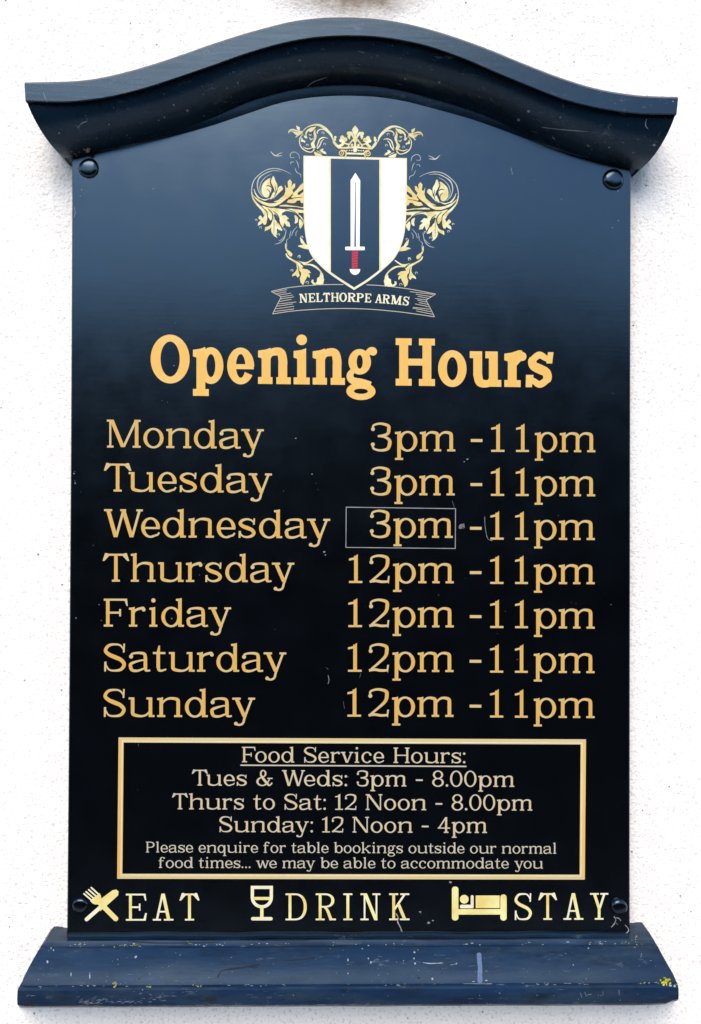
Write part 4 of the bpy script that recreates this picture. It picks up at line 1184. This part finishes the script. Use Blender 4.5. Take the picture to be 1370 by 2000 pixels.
ribbon = flat('ribbon', rb, [M_SAND2], crest, 1, 'thin outlined ribbon with hatched swallow tails')
def F6b(X): return 520 + X / 3.914
boxes = [('N', 258, 303), ('E', 322, 364), ('L', 376, 412), ('T', 412, 462), ('H', 470, 528), ('O', 533, 586), ('R', 596, 652), ('P', 662, 708), ('E', 722, 800 - 2), ('A', 835, 884), ('R', 888, 938), ('M', 944, 1018), ('S', 1040, 1088)]
boxes = [('N', 257, 309), ('E', 319, 367), ('L', 374, 416), ('T', 414, 466), ('H', 471, 529), ('O', 533, 590), ('R', 596, 652), ('P', 657, 704), ('E', 754, 802), ('A', 833, 887), ('R', 889, 945), ('M', 953, 1034), ('S', 1044, 1090)]
boxes[7] = ('P', 664, 738); boxes[7] = ('P', 690, 746); boxes[6] = ('R', 624, 686); boxes[5] = ('O', 560, 618); boxes[4] = ('H', 497, 557); boxes[3] = ('T', 436, 492); boxes[2] = ('L', 384, 432); boxes[1] = ('E', 326, 376); boxes[0] = ('N', 257, 318)
ink = Ink()
for ch, a, b in boxes:
    vs, fs, mi = get_glyph(ch, RIBB, WR, 'R')
    def fn(x, y, a=a, b=b, ch=ch):
        X = a + x * (b - a) / WR[ch]
        base_y = 172 + (X - 640) ** 2 * (1.05e-4) + (X - 640) * 0.020 + 2
        xm = (a + b) / 2
        ang = 2 * (xm - 640) * 1.05e-4 + .02
        return at(520 + (X + y * 68 * ang) / 3.914, 545 + (base_y - y * 68) / 3.914, D_INK)
    ink.add(vs, fs, mi, fn)
ink.build('ribbon_lettering', [M_IVORY, M_IVORY], ribbon, 'the words NELTHORPE ARMS')

# ------------------------------------------------------------------ chips, scratches, lichen and cobweb on the sign
deps = bpy.context.evaluated_depsgraph_get()
TREES = []
for o in (cap, base, board_o):
    TREES.append(BVHTree.FromPolygons([v.co[:] for v in o.data.vertices], [tuple(p.vertices) for p in o.data.polygons]))
def hit(px, py, lift=0.0003):
    d = ray(px, py); best = None
    for t in TREES:
        loc, nor, idx, dist = t.ray_cast(CAM_LOC, d)
        if loc is not None and (best is None or dist < best[2]):
            if nor.dot(d) > 0: nor = -nor
            best = (loc, nor, dist)
    if best is None: return None
    return best[0] + best[1] * lift
class Marks:
    def __init__(s, seed=1): s.v, s.f = [], []; s.r = random.Random(seed)
    def blob(s, x, y, rx, ry=None, n=7, lift=0.0003, dome=0.0):
        ry = ry or rx
        ring = []
        for k in range(n):
            a = 2 * math.pi * k / n + s.r.uniform(-.2, .2); q = s.r.uniform(.6, 1.1)
            p = hit(x + rx * q * math.cos(a), y + ry * q * math.sin(a), lift * .4)
            if p is None: return
            ring.append(p)
        c = hit(x, y, lift + dome)
        if c is None: return
        b = len(s.v); s.v += ring + [c]
        for k in range(n): s.f.append((b + k, b + (k + 1) % n, b + n))
    def line(s, pts, w, n=4, lift=0.0003, jit=.5):
        pp = spline(pts, n)
        pv = None
        for i, (x, y) in enumerate(pp):
            a = pp[max(0, i-1)]; c = pp[min(len(pp)-1, i+1)]
            dx, dy = c[0]-a[0], c[1]-a[1]; d = math.hypot(dx, dy) or 1
            ww = w * s.r.uniform(1 - jit, 1 + jit * .5) / 2
            if i in (0, len(pp)-1): ww *= .3
            A = hit(x - dy/d*ww, y + dx/d*ww, lift); B = hit(x + dy/d*ww, y - dx/d*ww, lift)
            if A is None or B is None: pv = None; continue
            b = len(s.v); s.v += [A, B]
            if pv is not None: s.f.append((pv, pv + 1, b + 1, b))
            pv = b
    def build(s, name, mat, label=None, stuff=True):
        o = link_mesh(name, s.v, s.f, mat, sign)
        if label: o['label'] = label
        if stuff: o['kind'] = 'stuff'
        return o
m = Marks(1); r = m.r
# cap fascia and cove
for q in ([(80, 164), (83, 173)], [(85, 180), (88, 189), (92, 197)], [(56, 198), (64, 200)], [(100, 190), (107, 199)], [(398, 104), (405, 98), (409, 103)], [(392, 108), (400, 103)], [(433, 84), (437, 90)], [(455, 72), (454, 80)], [(243, 165), (243, 172)],
          [(152, 250), (160, 241), (172, 236)], [(148, 244), (158, 255)], [(942, 168), (948, 175)], [(958, 190), (963, 198)], [(1058, 248), (1090, 252), (1150, 257)], [(1048, 232), (1060, 240)], [(1263, 232), (1261, 244), (1266, 252)], [(1188, 244), (1189, 253)], [(1186, 262), (1192, 266)],
          [(1290, 258), (1286, 266)], [(1272, 282), (1280, 286)], [(1212, 220), (1222, 224)], [(1076, 180), (1086, 184)], [(1100, 203), (1101, 210)], [(600, 170), (612, 160), (640, 150)], [(603, 176), (606, 168)], [(775, 163), (786, 165)], [(700, 100), (712, 103)]):
    m.line(q, 1.5)
for x, y, q in ((366, 216, 3.2), (322, 229, 2.2), (465, 162, 2.6), (444, 172, 2), (116, 260, 2), (340, 205, 2), (586, 118, 2), (650, 130, 1.6), (792, 154, 2.4), (858, 161, 3), (1033, 217, 3.6), (1013, 234, 3.8), (1095, 229, 2), (1237, 298, 2), (1278, 283, 3.4), (1190, 288, 2.2), (1150, 285, 2.5), (1315, 198, 2), (47, 168, 2), (310, 235, 2), (840, 196, 1.6), (250, 212, 1.6), (213, 243, 1.8), (1082, 270, 2)):
    m.blob(x, y, q, q * .8)
for _ in range(110):
    x = r.uniform(60, 1310)
    yt = curve_at(TOP, x); yb = curve_at(CVB, min(max(x, 130), 1240))
    m.blob(x, r.uniform(yt + 4, yb - 4), r.uniform(.5, 1.5), r.uniform(.5, 1.2), 5)
for _ in range(26):
    x = r.uniform(60, 1310); y = curve_at(TOP, x) + r.uniform(4, 34); a = r.uniform(-.6, .6)
    m.line([(x, y), (x + r.uniform(2, 8), y + a * 6)], .9)
m.build('paint_chip', M_DUST, 'pale scuffs and chips on the arched moulding')
# board specks
m = Marks(2); r = m.r
for x, y, q in ((763, 227, 2.2), (728, 381, 2.0), (657, 416, 2.0), (578, 856, 1.6), (610, 926, 1.6), (913, 897, 2.6), (907, 902, 1.6), (634, 1078, 3.0), (636, 1084, 1.6), (1097, 389, 1.5), (300, 369, 1.8), (145, 925, 2.2), (147, 944, 1.8), (880, 1723, 3.0), (821, 1781, 3.0), (838, 1802, 3.4), (846, 1798, 2.4), (340, 714, 1.5), (336, 1208, 1.6), (149, 1207, 1.5), (194, 1181, 1.2), (1194, 1181, 1.2), (160, 371, 1.8), (157, 383, 1.5), (1208, 431, 1.5), (1196, 445, 1.4)):
    m.blob(x, y, q, q * .8, 6)
for q in ([(998, 327), (1000, 336), (1001, 341)], [(305, 366), (297, 371)], [(641, 1318), (643, 1328), (641, 1336)], [(671, 1370), (673, 1384)], [(636, 1303), (642, 1307)], [(947, 1008), (948, 1030), (953, 1052), (963, 1056)], [(145, 922), (148, 919)], [(146, 938), (149, 945)], [(817, 1779), (824, 1785)], [(832, 1805), (840, 1802)], [(270, 1452), (272, 1458)], [(705, 1315), (703, 1323)], [(856, 1160), (858, 1164)], [(884, 978), (890, 1000)]):
    m.line(q, 1.1)
for _ in range(60): m.blob(r.uniform(150, 1220), r.uniform(340, 1810), r.uniform(.35, .9), None, 5)
m.build('dust_speck', M_DUST, 'small pale specks and scratches on the dark board')
# cobweb and grime
m = Marks(3); r = m.r
for _ in range(16): m.line([(903 + r.uniform(-7, 7), 1028 + r.uniform(-5, 5)), (903 + r.uniform(-5, 5), 1027 + r.uniform(-6, 6)), (903 + r.uniform(-7, 7), 1028 + r.uniform(-5, 5))], .9)
for q in ([(1199, 1789), (1203, 1796), (1200, 1804), (1194, 1811)], [(1203, 1792), (1210, 1794), (1213, 1799)], [(1221, 1806), (1228, 1815), (1224, 1822), (1212, 1825)], [(1201, 1800), (1207, 1806)], [(773, 1783), (778, 1792), (777, 1800), (783, 1812), (786, 1820)], [(776, 1785), (780, 1796)], [(781, 1806), (784, 1819)],
          [(172, 327), (174, 338), (170, 343)], [(168, 341), (167, 349)], [(174, 336), (179, 331)], [(1203, 366), (1209, 361)], [(1204, 369), (1208, 375)], [(146, 405), (148, 418)], [(148, 416), (145, 424)]):
    m.line(q, 2.0)
m.build('cobweb', M_GREY, 'grey cobweb remains at the bolts and the Wednesday sticker')
m = Marks(4)
m.blob(172, 293, 6.5, 5.5, 9, .0012, .002); m.blob(165, 291, 3, 3, 7, .001)
for q in ((140, 296), (147, 300), (155, 297), (132, 302), (118, 297), (150, 304)): m.blob(*q, 2.2, 1.8, 6)
m.build('nest_lump', M_RUST, 'small beige lump of dried mud under the left end of the arch')
# base: chips
m = Marks(5); r = m.r
for x, y, a, b in ((93, 1878, 2.2, 3.2), (139, 1903, 1.6, 4.5), (176, 1907, 1.5, 5), (176, 1901, 1.2, 1.5), (266, 1869, 3.2, 3.0), (680, 1875, 1.4, 3), (680, 1901, 1.6, 1.6), (725, 1880, 1.8, 3), (720, 1872, 1.6, 1.8), (845, 1912, 2.5, 3), (810, 1860, 2.5, 2), (811, 1882, 2, 2.4), (809, 1872, 1.5, 2), (720, 1847, 2, 1.6), (708, 1853, 1.8, 1.4), (892, 1882, 1.8, 1.8), (1150, 1852, 2, 1.6), (100, 1852, 1.8, 2.4), (105, 1856, 1.4, 2.4), (1120, 1885, 1.4, 1.4), (1310, 1925, 4, 3), (1318, 1926, 3, 3), (950, 1915, 3, 1.5), (925, 1917, 3, 1.2)):
    m.blob(x, y, a, b, 7)
for q in ([(826, 1880), (840, 1882), (866, 1881)], [(880, 1885), (892, 1883)], [(1133, 1938), (1137, 1948)], [(1142, 1937), (1146, 1946)], [(1148, 1943), (1156, 1941)], [(1178, 1936), (1178, 1944)], [(1209, 1933), (1210, 1943)], [(1253, 1862), (1252, 1871)], [(905, 1921.5), (930, 1922), (962, 1922)], [(60, 1945), (68, 1944)], [(52, 1946), (58, 1943)]):
    m.line(q, 2.0)
def ybase(k, x): return BASE_ROWS[k][1] + (BASE_ROWS[k][2] - BASE_ROWS[k][1]) * (x - 40) / 1285
for _ in range(90):     # worn upper seam
    x = r.choice([r.uniform(130, 420), r.uniform(420, 830), r.uniform(830, 1235)])
    if r.random() < .5 * (1 + math.sin(x * .05)): m.blob(x, ybase(8, x) - 4 + r.uniform(-3, 3.5), r.uniform(.8, 3.4), r.uniform(.5, 1.3), 6)
for _ in range(100):     # worn groove
    x = r.uniform(60, 1310)
    if r.random() < .5 + .5 * math.sin(x * .021 + 4): m.blob(x, ybase(16, x) + r.uniform(-1.6, 2.0), r.uniform(.8, 4.5), r.uniform(.4, 1.1), 6)
for _ in range(70):      # scraped patch, lower left
    x = 155 + abs(r.gauss(0, 70)); y = 1962 - (x - 150) * .02 - abs(r.gauss(0, 6))
    m.line([(x, y), (x + r.uniform(3, 10), y - r.uniform(-1, 4))], r.uniform(.6, 1.8))
for _ in range(60):     # chipped lower edge
    x = r.uniform(150, 830) if r.random() < .8 else r.uniform(40, 1310)
    m.line([(x, ybase(21, x) + r.uniform(-2, 1)), (x + r.uniform(4, 14), ybase(21, x) + r.uniform(-3, 1.4))], r.uniform(.6, 1.7))
for _ in range(90): m.blob(r.uniform(60, 1310), r.uniform(1852, 1962), r.uniform(.4, 1.3), r.uniform(.4, 1.3), 5)
for _ in range(40):
    x, y = r.uniform(90, 1280), r.uniform(1855, 1960)
    m.line([(x, y), (x + r.uniform(3, 14), y + r.uniform(-1.5, 1.5))], .8)
m.build('paint_chip', M_CHIP, 'white chips where paint has flaked off the lower moulding')
m = Marks(6); r = m.r
for q in ([(425, 1910), (434, 1896), (460, 1892), (510, 1884)], [(555, 1876), (600, 1873), (618, 1870)], [(622, 1866), (660, 1861)], [(440, 1894), (480, 1889), (505, 1890)], [(515, 1863), (560, 1858)], [(250, 1838), (320, 1842), (430, 1840)], [(560, 1885), (615, 1875)]):
    m.line(q, 2.2)
for _ in range(60): m.blob(810 + r.gauss(0, 22), 1935 + r.gauss(0, 5), r.uniform(.8, 2.6), r.uniform(.5, 1.5), 6)
for x, y, a, b in ((125, 1950, 4, 6), (470, 1933, 5, 2), (517, 1936, 2, 3), (818, 1853, 3, 2), (412, 1950, 14, 6), (60, 1960, 9, 5), (818, 1910, 3, 2), (553, 1952, 2, 4)): m.blob(x, y, a, b, 9)
for _ in range(70): m.blob(r.uniform(50, 1310), r.uniform(1855, 1962), r.uniform(.6, 2.2), r.uniform(.4, 1.6), 6)
for _ in range(50):
    x = r.uniform(1180, 1310); m.blob(x, 1953 + r.uniform(-5, 5), r.uniform(1, 3.5), r.uniform(.6, 1.6), 6)
m.build('bare_patch', M_DARK, 'dark marks where the blue paint has worn through')
m = Marks(7)
m.line([(936, 1861), (936.5, 1875), (938, 1890), (937.5, 1905), (938, 1921)], 9.5, 5, .0004, .12)
m.build('paint_streak', M_STREAK, 'pale vertical streak of paint on the lower moulding', False)
m = Marks(8); r = m.r
for _ in range(26): m.blob(1301 + r.gauss(0, 4), 1917 + r.gauss(0, 2.6), r.uniform(1.6, 3), r.uniform(1.4, 2.6), 7, .0006, .0012)
m.build('lichen_patch', M_LICHEN, 'bright yellow lichen at the right end of the lower moulding')
m = Marks(9); r = m.r
for _ in range(12): m.blob(225 + r.gauss(0, 2.6), 1921 + r.gauss(0, 2.2), r.uniform(1.2, 2.4), None, 7, .0005, .0008)
for cx_, cy_, n, sx, sy in ((240, 1922, 5, 3, 1.5), (293, 1927, 7, 4, 2), (268, 1844, 9, 5, 2), (235, 1847, 9, 9, 2.5), (370, 1843, 6, 4, 2), (390, 1926, 5, 6, 1.4), (1230, 1843, 12, 12, 2.5), (1246, 1838, 8, 3, 5), (1278, 1920, 14, 14, 1.4), (160, 1841, 5, 9, 1)):
    for _ in range(n): m.blob(cx_ + r.gauss(0, sx), cy_ + r.gauss(0, sy), r.uniform(.8, 1.9), r.uniform(.6, 1.4), 6, .0005, .0006)
m.build('lichen_speck', M_MOSS, 'small greenish lichen specks along the seams of the lower moulding')
